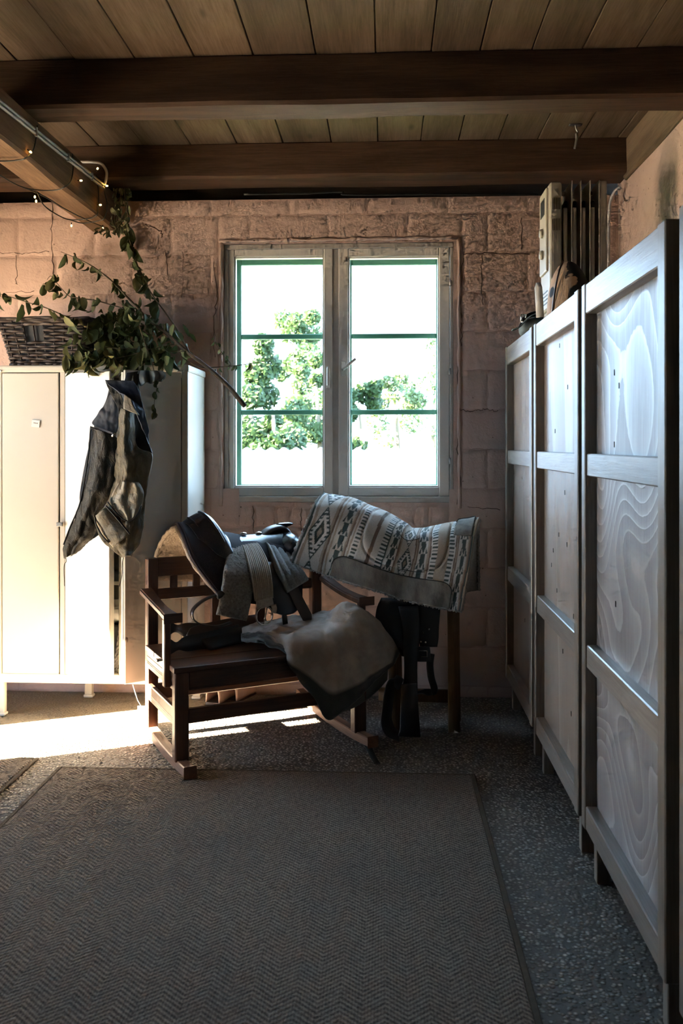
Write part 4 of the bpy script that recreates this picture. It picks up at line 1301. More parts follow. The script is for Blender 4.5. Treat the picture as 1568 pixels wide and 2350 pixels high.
# the folded-under layer showing below the hem at the right
lowr = [[bt(762, 1640, -.07), bt(770, 1600, -.05), bt(790, 1560, -.02)], [bt(815, 1622, -.04), bt(820, 1585, -.03), bt(830, 1545, -.005)], [bt(860, 1590, .01), bt(862, 1560, .02), bt(866, 1535, .03)], [bt(888, 1560, .04), bt(890, 1530, .045), bt(895, 1500, .06)]]
lo_ = sheet('under_fold', net_grid(lowr, 24, 16), .010, M_WOOL, bk)
ab = lo_.data.attributes.new('border', 'FLOAT', 'POINT'); ab.data.foreach_set('value', np.full(len(lo_.data.vertices), .8, np.float32))

# ------------------------------------------------------------------ saddle stand with second saddle and patterned pad
SY = 4.10
stand = thing('saddle_stand', (.13, SY, 0), 'wooden saddle stand under the patterned saddle pad', 'stand')
box('top_rail', (-.06, SY - .03, .735), (.345, SY + .03, .80), M_STAND, stand, None, .006)
for x in (.03, .300):
    for sg in (-1, 1):
        a = Vector((x + (.012 if sg < 0 else .03), SY + sg * (.055 if sg < 0 else .12), 0)); b = Vector((x + .01, SY + sg * .03, .75))
        strip('leg', [a, b], .052, .04, M_STAND, stand, Vector((1, 0, 0)), False)
    strip('cross_brace', [Vector((x + .01, SY - .06, .42)), Vector((x + .01, SY + .08, .42))], .04, .022, M_STAND, stand, Vector((0, 0, 1)), False)
strip('stretcher', [Vector((-.03, SY + .02, .145)), Vector((.30, SY + .02, .14))], .055, .025, M_STAND, stand, Vector((0, 0, 1)), False)

PADC = [
    [(670, 1291), (688, 1247), (707, 1200), (724, 1158), (742, 1134)],
    [(735, 1313), (748, 1262), (765, 1207), (785, 1162), (802, 1144)],
    [(800, 1336), (812, 1281), (828, 1226), (848, 1182), (864, 1168)],
    [(865, 1355), (876, 1305), (890, 1255), (905, 1217), (920, 1199)],
    [(930, 1376), (940, 1321), (950, 1272), (957, 1236), (964, 1217)],
    [(1000, 1392), (1008, 1331), (1016, 1272), (1022, 1224), (1030, 1203)],
    [(1060, 1402), (1071, 1340), (1082, 1280), (1091, 1222), (1100, 1190)]]
YC = [3.90, 3.875, 3.885, 3.955, 4.08]
ctrl = []
for i, row in enumerate(PADC):
    f = i / 6
    dy = .05 * (1 - f)
    r = [at(px, py, y + dy + (.012 * math.sin(i * 1.9) if k < 3 else 0)) for k, ((px, py), y) in enumerate(zip(row, YC))]
    top = r[-1]
    r += [top + Vector((.005, .085, -.02)), top + Vector((.012, .16, -.10)), top + Vector((.018, .20, -.24)), top + Vector((.022, .215, -.36))]
    ctrl.append(r)
NU, NV = 260, 190
Gp = net_grid(ctrl, NU, NV)
Np = grid_normals(Gp)
if Np[130, 40][1] > 0: Np = -Np
uu = np.linspace(0, 1, NU)[:, None] * np.ones((1, NV)); vv = np.ones((NU, 1)) * np.linspace(0, 8 / 4, NV)[None, :]   # v = 1 at the ridge
# padded seat area: a raised, stitched field in the middle
def field(u, v):
    e = np.sqrt(((u - .60) / .26) ** 4 + ((v - .72) / .42) ** 4)
    return e
E = field(uu, vv)
Gp = Gp + Np * ((.010 * np.clip(1.2 - E, 0, .5)) - .006 * np.exp(-((E - 1.0) / .05) ** 2) + .004 * vnoise(Gp, 14, 6, 2) - .006 * np.exp(-((uu - .60) / .03) ** 2) * (vv > .5))[..., None]
pad = thing('saddle_pad', at(880, 1290, 3.95), 'patterned woven saddle pad with fleece edge draped over the saddle stand', 'saddle pad')
cov = sheet('woven_cover', Gp, .010, M_WEAVE, pad, Np)
CR, DK, TN, BR, WH = (.56, .52, .46), (.055, .075, .07), (.38, .305, .23), (.19, .13, .095), (.70, .67, .62)
def tri_w(x): return abs((x % 1.0) * 2 - 1)
def weave(u, v):
    def diamond(uc, hw, vp, off):
        # stepped concentric diamonds repeating along v
        p = ((v - off) / vp) % 1.0 - .5
        d = abs(u - uc) / hw + abs(p) / .5
        ds = math.floor(d * 9) / 9
        if d > 1: return None
        if ds < .22: return TN
        if ds < .40: return DK
        if ds < .62: return WH
        z = (math.floor(p * 26) % 2)
        return WH if (z and ds < .82) else DK
    def stripes(t, cols): return cols[int(t * len(cols)) % len(cols)]
    def comb(): return DK if (math.floor(v * 52) % 2) else WH
    def tri(t, bg, fg, per=7.0):
        p = (v * per) % 1.0
        a = abs(t - .5) * 2
        k = p if a < .5 else 1 - p
        return fg if (abs(t - .5) < .5 * k) else bg
    if u < .022: return DK if u < .012 else WH
    if u < .165:
        c = diamond(.093, .072, .62, .10)
        return c if c else (TN if u < .04 or u > .15 else CR)
    if u < .205: return stripes((u - .165) / .04, [BR, CR, TN, CR])
    if u < .265: return tri((u - .205) / .06, CR, DK)
    if u < .300: return stripes((u - .265) / .035, [TN, BR, CR, TN])
    if u < .345: return comb() if .308 < u < .337 else WH
    if u < .420: return CR if u < .40 else BR
    if u < .455: return CR
    if u < .490: return comb()
    if u < .505: return stripes((u - .49) / .015, [DK, CR])
    if u < .555: return tri((u - .505) / .05, WH, DK, 8)
    if u < .575: return stripes((u - .555) / .02, [BR, TN])
    if u < .665:
        c = diamond(.62, .045, .40, .17)
        return c if c else CR
    if u < .690: return stripes((u - .665) / .025, [BR, TN, BR])
    if u < .745: return tri((u - .69) / .055, CR, DK, 6)
    if u < .765: return stripes((u - .745) / .02, [TN, BR])
    if u < .800: return comb() if u > .770 else WH
    if u < .865: return TN
    if u < .900: return comb() if u < .893 else WH
    if u < .925: return stripes((u - .90) / .025, [BR, TN, BR, CR])
    if u < .968: return tri((u - .925) / .043, CR, DK, 6)
    return stripes((u - .968) / .032, [TN, BR, DK, TN])
cols = np.ones((NU, NV, 4), np.float32)
for i in range(NU):
    for j in range(NV):
        v = min(vv[i, j], 2.0)
        cols[i, j, :3] = weave(uu[i, j] + .004 * math.sin(v * 9), v if v <= 1 else 2 - v)
ca = cov.data.color_attributes.new('weave', 'FLOAT_COLOR', 'POINT')
ca.data.foreach_set('color', np.concatenate([cols.reshape(-1), cols.reshape(-1)]))
# suede edging along the lower hem and a corner patch at the top right
def patch(name, u0, u1, v0, v1, rad, mat, lift=.008):
    iu0, iu1 = int(u0 * (NU - 1)), int(u1 * (NU - 1)); jv0, jv1 = int(v0 / 2 * (NV - 1)), int(v1 / 2 * (NV - 1))
    Gs = Gp[iu0:iu1 + 1, jv0:jv1 + 1].copy(); Ns = Np[iu0:iu1 + 1, jv0:jv1 + 1]
    Gs = Gs + Ns * lift
    n, m = Gs.shape[:2]
    # round the upper corners by pulling them in
    out = Gs.copy()
    for a in range(n):
        fu = min(a, n - 1 - a) / (n - 1) * (u1 - u0)
        k = 1.0 if fu >= rad else math.sqrt(max(0, 1 - (1 - fu / rad) ** 2))
        k = .55 + .45 * k
        for b in range(m):
            x = b / (m - 1) * k * (m - 1); b0 = min(int(x), m - 2); t = x - b0
            out[a, b] = Gs[a, b0] * (1 - t) + Gs[a, b0 + 1] * t
    o = sheet(name, out[::2], .004, mat, pad, Ns[::2])
    tube('stitching', [Vector(p + q * .004) for p, q in zip(out[:, -1], Ns[:, -1])], .0022, M_WEAVE_DARK, o, 5)
    return o
M_WEAVE_DARK = mat_plain('dark_stitching', (.05, .05, .045), .9, 0, .1)
patch('suede_edging', .225, .925, .02, .25, .07, M_SUEDE)
patch('suede_corner', .885, .985, .70, 1.12, .03, M_SUEDE)
# stitched outline of the padded seat
def on_pad(u, v, lift=.006):
    i = min(max(u, 0), 1) * (NU - 1); j = min(max(v, 0), 2) / 2 * (NV - 1)
    i0, j0 = min(int(i), NU - 2), min(int(j), NV - 2); a, b = i - i0, j - j0
    g = lambda A_: (A_[i0, j0] * (1 - a) + A_[i0 + 1, j0] * a) * (1 - b) + (A_[i0, j0 + 1] * (1 - a) + A_[i0 + 1, j0 + 1] * a) * b
    return Vector(g(Gp) + g(Np) * lift)
out_ = [(.60 + .26 * math.copysign(abs(math.cos(t)) ** .5, math.cos(t)), .72 + .42 * math.copysign(abs(math.sin(t)) ** .5, math.sin(t))) for t in np.linspace(0, 2 * PI, 61)]
tube('seat_stitching', [on_pad(u, v, .003) for u, v in out_], .0026, M_WEAVE_DARK, pad, 5)
tube('seat_stitching', [on_pad(.52 + .17 * t, .72 - .05 * math.sin(t * PI), .004) for t in np.linspace(0, 1, 20)], .0026, M_WEAVE_DARK, pad, 5)
# fleece lining and shaggy hems
sheet('fleece_backing', rough_grid((Gp - Np * .016)[::4, ::4], .004, 60, 2), .020, M_FRINGE, pad, Np[::4, ::4])
def hem(pts, r, name):
    P = [Vector(p) for p in pts]
    P = [p + Vector((random.uniform(-1, 1), random.uniform(-1, 1), random.uniform(-1, 1))) * .0018 for p in P]
    tube(name, P, lambda t: r * (1 + .35 * math.sin(t * 400) + .2 * math.sin(t * 171)), M_FRINGE, pad, 7)
hem([Gp[i, 0] - Np[i, 0] * .012 + np.array((0, 0, -.004)) for i in range(0, NU, 1)], .0085, 'fleece_hem')
hem([Gp[0, j] - Np[0, j] * .010 + np.array((-.004, 0, 0)) for j in range(0, NV)], .0085, 'fleece_hem')
hem([Gp[-1, j] - Np[-1, j] * .010 for j in range(0, NV)], .006, 'fleece_hem')

# second saddle: what shows below the pad
sd2 = thing('saddle', (.10, SY, .80), 'black saddle on the wooden stand, hidden under the patterned pad', 'saddle')
sheet('seat', (Gp - Np * .040)[20:240:6, 26:150:6], .014, M_LEATHER, sd2, Np[20:240:6, 26:150:6])
def panel_px(name, rows, y0, mat, parent, thick=.008, bulge=.02, n=(22, 14), dy=0.0):
    """sheet through photo rows (left, right, height) at room depth y0, bowed towards the viewer"""
    ctrl = []
    for k, (l, r, y) in enumerate(rows):
        fk = k / (len(rows) - 1)
        ctrl.append([at(l + (r - l) * f, y, y0 + dy * fk - bulge * math.sin(f * PI)) for f in (0, .25, .5, .75, 1)])
    return sheet(name, net_grid(ctrl, *n), thick, mat, parent)
panel_px('skirt', [(876, 962, 1372), (866, 962, 1395), (863, 962, 1420), (868, 962, 1445), (885, 962, 1468), (908, 960, 1490), (925, 958, 1505)], 3.985, M_LEATHN, sd2, .008, .035)
panel_px('fender', [(915, 960, 1392), (925, 962, 1440), (926, 960, 1480), (929, 957, 1520), (928, 957, 1560), (920, 958, 1585)], 3.93, M_LEATHER, sd2, .010, .01)
panel_px('cinch_flap', [(953, 1010, 1375), (957, 1010, 1400), (958, 1007, 1440), (962, 1006, 1465), (965, 1003, 1484)], 3.965, M_LEATHER, sd2, .010, .008)
panel_px('cinch_strap', [(950, 986, 1484), (952, 988, 1500), (952, 990, 1518)], 3.95, M_LEATHER, sd2, .010, .004)
strip('hanging_strap', smooth_path([at(990, 1500, 3.955), at(987, 1525, 3.95), at(990, 1555, 3.95), at(997, 1580, 3.955), at(993, 1588, 3.96), at(975, 1588, 3.97), at(955, 1590, 3.98)], 6), .032, .008, M_LEATHER, sd2, Vector((1, -.35, .25)))
q = at(971, 1500, 3.935)
rb = [q + Vector((dx, 0, dz)) for dx, dz in ((-.018, -.013), (.018, -.013), (.018, .013), (-.018, .013), (-.018, -.013))]
tube('buckle', rb, .0028, M_STEEL, sd2, 6)
for px, py in ((957, 1452), (971, 1452), (985, 1444), (966, 1473), (977, 1474)):
    q = at(px, py, 3.953); lathe('rivet', [(0, -.004), (.0045, -.003), (.005, .002), (0, .002)], q, M_STEEL, sd2, 10, 'Y')
# stirrup: a bell-shaped loop with a broad dark tread side
YS = 3.90
loop = smooth_path([at(921, 1572, YS), at(905, 1560, YS), at(896, 1580, YS), at(889, 1625, YS), at(887, 1655, YS), at(897, 1678, YS), at(918, 1690, YS)], 6)
st2 = strip('stirrup', loop, .085, .007, M_LEATHER, sd2, Vector((.55, .83, 0)))
strip('stirrup_side', [at(938, 1570, YS - .02), at(940, 1630, YS - .02), at(941, 1676, YS - .02), at(940, 1689, YS - .015)], lambda t: .072 + .026 * t, .014, M_LEATHER, sd2, Vector((1, .1, 0)))
# ------------------------------------------------------------------ waxed waistcoat hanging on the open locker door
VY = 3.90
vest = thing('waistcoat', at(300, 870, VY), 'olive waxed waistcoat with pockets hanging from the open locker door', 'waistcoat')
def fold_panel(name, rows, y0, mat, folds, parent=vest, thick=.006, n=(46, 26), seed=1, amp=.006):
    """rows: (left px, left py, right px, right py); folds(u, v) gives depth offset (+ away)"""
    ctrl = []
    m = len(rows)
    for k, (lx, ly, rx, ry) in enumerate(rows):
        v = k / (m - 1)
        ctrl.append([at(lx + (rx - lx) * u, ly + (ry - ly) * u, y0 + folds(u, v)) for u in np.linspace(0, 1, 7)])
    G = net_grid(ctrl, *n)
    Nn = grid_normals(G)
    G = G + Nn * (vnoise(G, 16, seed, 3) * amp + vnoise(G * np.array((1.6, 1.0, .7)), 34, seed + 20, 3) * amp * .55)[..., None]
    return sheet(name, G, thick, mat, parent)
# inside of the back, seen through the neck and armholes
fold_panel('back_lining', [(252, 882, 318, 884), (243, 920, 330, 940), (222, 960, 340, 1000), (205, 1020, 342, 1045), (190, 1090, 338, 1100), (183, 1150, 330, 1160), (200, 1200, 322, 1225)], VY + .055, M_LINING, lambda u, v: .012 * math.sin(u * 9))
# left front, dark
fold_panel('left_front', [(209, 978, 262, 1000), (205, 1010, 272, 1015), (201, 1060, 275, 1055), (193, 1110, 266, 1110), (182, 1160, 246, 1152), (168, 1200, 226, 1186), (153, 1238, 222, 1216), (144, 1262, 195, 1246), (150, 1280, 176, 1268)], VY - .02, M_OLIVED,
           lambda u, v: -.030 * math.sin(u * PI) + .007 * math.sin(u * 11 + v * 3) * (.4 + v) + .02 * v * (u - .5), n=(56, 30), seed=2)
# left hem turned back
fold_panel('hem_facing', [(216, 1190, 230, 1220), (200, 1225, 226, 1228), (178, 1258, 200, 1246), (160, 1278, 186, 1262)], VY + .012, M_LINING, lambda u, v: .0, n=(20, 12))
# right front with the long shiny fold
fold_panel('right_front', [(276, 935, 308, 950), (272, 985, 309, 985), (268, 1040, 316, 1028), (266, 1080, 349, 1042), (262, 1110, 344, 1085), (252, 1140, 338, 1115), (238, 1165, 333, 1150), (222, 1190, 330, 1180), (222, 1215, 327, 1215), (240, 1245, 320, 1243), (268, 1264, 312, 1265), (284, 1276, 302, 1276)], VY - .035, M_OLIVE,
           lambda u, v: -.035 * math.sin(u * PI) + .013 * math.sin(u * 8 + v * 7) * (.6 + .4 * v) - .03 * math.exp(-((u - .25) / .12) ** 2) * (1 - v), n=(70, 44), seed=5, amp=.010)
# collar: navy outside, rolled
fold_panel('collar', [(241, 872, 306, 874), (250, 884, 316, 892), (270, 896, 324, 915), (292, 912, 331, 945), (306, 932, 338, 970), (318, 958, 342, 990), (328, 985, 336, 1004)], VY - .065, M_NAVY, lambda u, v: .03 * (u - .3) + .012 * math.sin(v * 7), seed=7)
fold_panel('collar_inside', [(243, 876, 262, 884), (248, 890, 276, 902), (260, 915, 284, 922), (270, 935, 290, 940), (274, 960, 296, 962)], VY - .045, M_OLIVED, lambda u, v: .0, seed=8, n=(24, 14))
fold_panel('lining_flap', [(256, 905, 268, 915), (238, 930, 276, 940), (222, 955, 274, 962), (212, 972, 270, 984), (232, 982, 266, 996)], VY - .012, M_LINING, lambda u, v: -.008 * math.sin(u * PI), seed=9)
fold_panel('collar_tab', [(286, 905, 300, 915), (284, 925, 306, 932), (284, 938, 320, 953)], VY - .088, M_TAN, lambda u, v: 0.0, seed=10, n=(16, 12), amp=.002)
fold_panel('armhole_facing', [(308, 952, 326, 955), (307, 985, 335, 1000), (312, 1015, 344, 1025), (318, 1030, 350, 1040)], VY + .005, M_BLACK, lambda u, v: .0, seed=11, n=(20, 12))
# pockets with dark piping
pk = fold_panel('lower_pocket', [(217, 1186, 243, 1163), (226, 1208, 262, 1184), (240, 1232, 281, 1206), (260, 1256, 297, 1226)], VY - .078, M_TAN, lambda u, v: -.012 * math.sin(u * PI), seed=12, n=(24, 18), amp=.004)
tube('pocket_piping', smooth_path([at(243, 1161, VY - .088), at(262, 1182, VY - .094), at(281, 1205, VY - .094), at(298, 1226, VY - .088)], 6), .0042, M_PIPING, pk, 6)
tube('pocket_piping', smooth_path([at(217, 1184, VY - .084), at(221, 1205, VY - .088), at(234, 1228, VY - .090), at(250, 1246, VY - .088)], 6), .0038, M_PIPING, pk, 6)
pk2 = fold_panel('upper_pocket', [(276, 1102, 316, 1108), (262, 1126, 328, 1122), (252, 1150, 330, 1143), (264, 1170, 325, 1162), (280, 1186, 316, 1180), (292, 1195, 302, 1193)], VY - .078, M_TAN, lambda u, v: -.010 * math.sin(u * PI) + .006 * math.sin(u * 14), seed=13, n=(26, 22), amp=.006)
tube('pocket_piping', smooth_path([at(247, 1152, VY - .085), at(262, 1172, VY - .090), at(283, 1192, VY - .092), at(300, 1194, VY - .090), at(316, 1180, VY - .088), at(324, 1160, VY - .082)], 6), .0032, M_PIPING, pk2, 6)
# zip, zip pull, cords with toggles, hanging loop
tube('zip', smooth_path([at(262, 1001, VY - .04), at(230, 990, VY - .04), at(210, 984, VY - .035), at(206, 1010, VY - .03), at(200, 1065, VY - .03), at(184, 1153, VY - .028), at(160, 1212, VY - .025), at(146, 1250, VY - .025)], 8), .0036, M_PIPING, vest, 6)
q = at(261, 998, VY - .05)
lathe('zip_pull', [(0, -.012), (.006, -.010), (.007, .004), (.004, .012), (0, .012)], q, M_STEEL, vest, 10, 'Z', Matrix.Rotation(math.radians(50), 3, 'Y'))
tube('drawcord', smooth_path([at(150, 1278, VY - .02), at(152, 1288, VY - .02), at(147, 1300, VY - .02), at(148, 1345, VY - .02)], 6), .0016, M_PIPING, vest, 5)
lathe('toggle', [(0, -.010), (.006, -.008), (.006, .008), (0, .010)], at(149, 1277, VY - .025), M_BLACK, vest, 10)
tube('drawcord', smooth_path([at(286, 1272, VY - .02), at(281, 1290, VY - .02), at(280, 1320, VY - .02), at(274, 1346, VY - .02)], 6), .0016, M_PIPING, vest, 5)
strip('hanging_loop', smooth_path([at(292, 878, VY + .0), at(298, 860, VY + .08), at(300, 852, VY + .16), at(304, 850, VY + .22)], 6), .030, .006, M_NAVY, vest, Vector((1, 0, 0)))
strip('hanging_loop', smooth_path([at(312, 884, VY - .01), at(312, 862, VY + .08), at(310, 850, VY + .16), at(308, 846, VY + .22)], 6), .024, .006, M_BLACK, vest, Vector((1, 0, 0)))
# ruffled cloth cap tucked over the top of the door
cy = 4.02
cr = []
for k, (l, r, yl, yr) in enumerate([(318, 372, 850, 851), (314, 380, 862, 860), (316, 378, 874, 868), (320, 374, 884, 872)]):
    cr.append([at(l + (r - l) * u, yl + (yr - yl) * u + 3 * math.sin(u * 16) * (k / 3), cy - .03 + .025 * math.sin(u * 16 + .6) * (k + 1) / 4) for u in np.linspace(0, 1, 12)])
cap = sheet('cloth_cap', net_grid(cr, 16, 50), .005, M_CAP, None)
tag(cap, 'crumpled grey-green cloth tucked over the locker door, right of the waistcoat', 'cloth')

# ------------------------------------------------------------------ wicker basket on the locker
by0, by1 = 4.20, 4.48
zb = lz1 + .001
b_l, b_r = at(27, 832, by0).x, at(188, 832, by0).x
t_l, t_r = at(0, 745, by0).x, at(205, 745, by0).x
zt = at(100, 738, by0).z
bask = thing('wicker_basket', ((b_l + b_r) / 2, (by0 + by1) / 2, zb), 'dark wicker basket standing on top of the locker', 'basket')
def ring_at(f, wave, phase, grow=0.0):
    l = b_l + (t_l - b_l) * f - grow; r = b_r + (t_r - b_r) * f + grow
    y0 = by0 - .02 * f - grow; y1 = by1 + .03 * f + grow
    if y1 > 4.57: y1 = 4.57
    c = .03
    per = []
    n = 26
    for i in range(n): per.append((l + (r - l) * i / n, y0, 0))
    for i in range(14): per.append((r, y0 + (y1 - y0) * i / 14, 1))
    for i in range(n): per.append((r + (l - r) * i / n, y1, 2))
    for i in range(14): per.append((l, y1 + (y0 - y1) * i / 14, 3))
    out = []
    for k, (x, y, side) in enumerate(per):
        w = wave * math.sin(k * PI / 2.6 + phase)
        if side == 0: y -= w
        elif side == 1: x += w
        elif side == 2: y += w
        else: x -= w
        out.append(Vector((x, y, zb + .006 + (zt - zb - .006) * f + .0025 * math.sin(k * .37 + phase * 3))))
    return out
nr = 15
for i in range(nr):
    f = i / (nr - 1)
    R = ring_at(f, .006, i * PI)
    if .50 < f < .86:                      # handle hole in the front
        R = R[13:] + R[:8]
        R2 = R
    else:
        R2 = R + [R[0]]
    tube('willow_strand', smooth_path(R2, 2), .0068 if i < nr - 2 else .008, M_WICK, bask, 6)
for k in range(2):
    R = ring_at(1.0, .004, k * PI, .002)
    tube('rim_strand', smooth_path([p + Vector((0, 0, .008 + .006 * k)) for p in R] + [R[0] + Vector((0, 0, .008 + .006 * k))], 2), .0075, M_WICK, bask, 6)
for k in range(2):
    R = ring_at(0.0, .007, k * PI, .003)
    tube('foot_strand', smooth_path(R + [R[0]], 2), .0085, M_WICK, bask, 6)
R0, R1 = ring_at(0, 0, 0), ring_at(1.0, 0, 0)
for k in list(range(1, 26, 3)) + [30, 34, 70, 76]:
    k = k % len(R0)
    tube('stake', [R0[k], R1[k]], .0045, M_WICK, bask, 6)
inn = [ring_at(0, 0, 0, -.012), ring_at(1.0, 0, 0, -.012)]
m = len(inn[0])
me = mesh_from('inner_wall', inn[0] + inn[1], [(k, (k + 1) % m, m + (k + 1) % m, m + k) for k in range(m)] + [tuple(range(m))[::-1]])
link('inner_wall', me, M_BLACK, bask)

# ------------------------------------------------------------------ cut branch with wilting leaves
br = thing('leafy_branch', at(300, 832, 4.3), 'cut branch with wilting green leaves lying across locker and basket', 'branch')
def leaf_mesh(seed, curl, fold, w=.36):
    rnd = random.Random(seed)
    n = 6
    vs, fs = [], []
    ang, x, z = 0, 0, 0
    for i in range(n + 1):
        f = i / n
        hw = w * .5 * math.sin(PI * min(1, f * .93 + .06)) ** .8 * (1 - .25 * f)
        if i: 
            ang += curl / n * (1 + rnd.uniform(-.4, .4))
            x += math.cos(ang) / n; z -= math.sin(ang) / n
        for sgn in (-1, 0, 1):
            up = abs(sgn) * hw * fold + rnd.uniform(-.03, .03) * abs(sgn)
            vs.append((x - math.sin(ang) * 0, sgn * hw * math.cos(fold * .9), z + up))
    for i in range(n):
        for k in range(2):
            a = i * 3 + k
            fs.append((a, a + 1, a + 4, a + 3))
    return mesh_from('leaf', vs, fs, True)
LEAVES = [leaf_mesh(k, c, f, w) for k, (c, f, w) in enumerate([(.6, .4, .62), (1.3, .8, .66), (2.0, .5, .6), (-.6, .9, .62), (1.0, 1.1, .7), (.2, .3, .66)])]
for me in LEAVES: me.materials.append(M_LEAF)
LEAVES_DRY = []
for me in LEAVES:
    c = me.copy(); c.materials.clear(); c.materials.append(M_DRYLEAF); LEAVES_DRY.append(c)
lrnd = random.Random(21)
nleaf = 0
def put_leaf(p, size, down=.8, parent=br, meshes=LEAVES, direc=None):
    global nleaf
    d = Vector((lrnd.uniform(-1, 1), lrnd.uniform(-1, .5), 0)).normalized() * (1 - down) + Vector((0, 0, -down)) if direc is None else Vector(direc)
    d = (d + Vector((lrnd.uniform(-.35, .35), lrnd.uniform(-.35, .35), lrnd.uniform(-.2, .2)))).normalized()
    q = d.to_track_quat('X', 'Z').to_matrix().to_4x4() @ Matrix.Rotation(lrnd.uniform(-PI, PI), 4, 'X')
    o = bpy.data.objects.new('leaf', lrnd.choice(meshes)); COL.objects.link(o)
    o.parent = parent; o.matrix_parent_inverse = pm(parent).inverted()
    o.matrix_basis = Matrix.Translation(p) @ q @ Matrix.Scale(size * 1.35, 4)
    nleaf += 1
    return o
TW = {
 'main': ([(562, 932, 3.98), (520, 882, 4.02), (470, 838, 4.06), (435, 812, 4.10), (385, 768, 4.18), (340, 732, 4.24), (295, 685, 4.30), (253, 642, 4.36), (210, 610, 4.42), (174, 592, 4.47), (140, 578, 4.5)], .010, .0014),
 'up': ([(435, 810, 4.10), (408, 760, 4.2), (380, 718, 4.28), (352, 680, 4.36), (326, 634, 4.44), (308, 585, 4.50), (293, 537, 4.53), (285, 500, 4.54)], .0045, .0014),
 'left': ([(330, 745, 4.22), (280, 762, 4.22), (237, 766, 4.2), (195, 748, 4.17), (158, 730, 4.15), (107, 707, 4.15), (60, 693, 4.17), (16, 679, 4.2), (-12, 672, 4.2)], .0042, .0014),
 'midleft': ([(345, 725, 4.25), (277, 706, 4.3), (221, 690, 4.36), (180, 684, 4.4), (158, 679, 4.42), (135, 655, 4.45), (118, 634, 4.47), (108, 642, 4.47)], .0034, .0012),
 'right': ([(415, 818, 4.1), (455, 842, 4.08), (492, 843, 4.06), (550, 838, 4.04), (605, 829, 4.03)], .003, .0016),
 'righttwig': ([(520, 842, 4.05), (530, 836, 4.06), (512, 812, 4.1), (494, 786, 4.12), (494, 765, 4.12)], .0018, .001),
 'hang': ([(316, 731, 4.2), (322, 755, 4.15), (330, 780, 4.1), (342, 815, 4.07), (352, 845, 4.06), (360, 885, 4.055), (354, 925, 4.055), (360, 958, 4.055)], .0026, .001),
 'low': ([(425, 806, 4.1), (380, 806, 4.13), (330, 800, 4.12), (280, 800, 4.09), (237, 798, 4.07), (215, 812, 4.05), (190, 822, 4.04)], .003, .0012),
 'low2': ([(400, 790, 4.14), (350, 800, 4.12), (300, 815, 4.08), (265, 822, 4.06)], .0026, .0012),
 'stub': ([(330, 640, 4.44), (318, 612, 4.46), (300, 600, 4.48)], .0016, .001),
}
TP = {}
for nm, (pts, r0, r1) in TW.items():
    P = smooth_path([at(*p) for p in pts], 6)
    TP[nm] = P
    if nm == 'main':
        tube('stem', P, lambda t: .0105 * (1 - t) ** 1.1 + .0012, M_BARK, br, 8)
    else:
        tube('twig', P, (lambda a, b: lambda t: a * (1 - t) + b * t)(r0, r1), M_BARK, br, 6)
def along(nm, f):
    P = TP[nm]; return P[min(int(f * (len(P) - 1)), len(P) - 1)]
def scatter(nm, f0, f1, n, smin=.035, smax=.062, spread=.012, down=.75):
    for k in range(n):
        f = f0 + (f1 - f0) * (k + lrnd.random()) / n
        p = along(nm, f) + Vector((lrnd.gauss(0, spread), lrnd.gauss(0, spread * .6), lrnd.gauss(0, spread)))
        put_leaf(p, lrnd.uniform(smin, smax), down)
scatter('main', .42, .62, 14, .035, .06, .02)
scatter('main', .62, 1.0, 13, .035, .065, .010)
scatter('up', .40, 1.0, 42, .035, .07, .014)
scatter('left', .05, .42, 26, .04, .07, .018)
scatter('left', .42, 1.0, 18, .045, .075, .010, .6)
scatter('midleft', .1, 1.0, 26, .035, .07, .016)
scatter('right', .45, .95, 7, .018, .03, .006)
scatter('righttwig', .2, 1.0, 9, .016, .032, .008)
scatter('hang', .0, .55, 8, .03, .05, .008)
scatter('hang', .6, 1.0, 9, .022, .045, .005, .95)
scatter('low', .05, 1.0, 34, .04, .07, .018, .85)
scatter('low2', .05, 1.0, 22, .04, .07, .018, .85)
# the dense heap of foliage on the locker top and hanging over its edge
for k in range(50):
    px = lrnd.uniform(170, 420); f = (px - 170) / 250
    py = lrnd.uniform(705 + 60 * abs(f - .4), 830)
    put_leaf(at(px, py, lrnd.uniform(4.08, 4.40) if py < 810 else lrnd.uniform(4.05, 4.12)), lrnd.uniform(.035, .065), .7)
for px, py in [(150, 815), (158, 828), (165, 820), (172, 832), (180, 824), (186, 815), (205, 838), (215, 830), (208, 826), (240, 822), (250, 815), (262, 820), (330, 838), (338, 842)]:
    put_leaf(at(px, py, 4.06), lrnd.uniform(.05, .072), .92)
for px, py in [(160, 775), (155, 795), (185, 780), (178, 792), (228, 785), (245, 800)]:
    put_leaf(at(px, py, 4.12), lrnd.uniform(.06, .08), .92)

# deeper leaves inside the heap, too many and too hidden to tell apart
vs, fs = [], []
for k in range(260):
    px = lrnd.gauss(290, 62); px = min(max(px, 165), 430)
    py = lrnd.uniform(700 + abs(px - 290) * .35, 832)
    p = at(px, py, lrnd.uniform(4.16, 4.48))
    if p.z < lz1 + .02: p.z = lz1 + .02 + lrnd.random() * .05
    me = lrnd.choice(LEAVES)
    d = Vector((lrnd.uniform(-.6, .6), lrnd.uniform(-.6, .6), -.7)).normalized()
    X = Matrix.Translation(p) @ d.to_track_quat('X', 'Z').to_matrix().to_4x4() @ Matrix.Rotation(lrnd.uniform(-PI, PI), 4, 'X') @ Matrix.Scale(lrnd.uniform(.045, .08), 4)
    o = len(vs); vs += [X @ v.co for v in me.vertices]; fs += [tuple(o + i for i in f.vertices) for f in me.polygons]
tag(link('inner_foliage', mesh_from('inner_foliage', vs, fs, True), M_LEAF, br), kind='stuff')

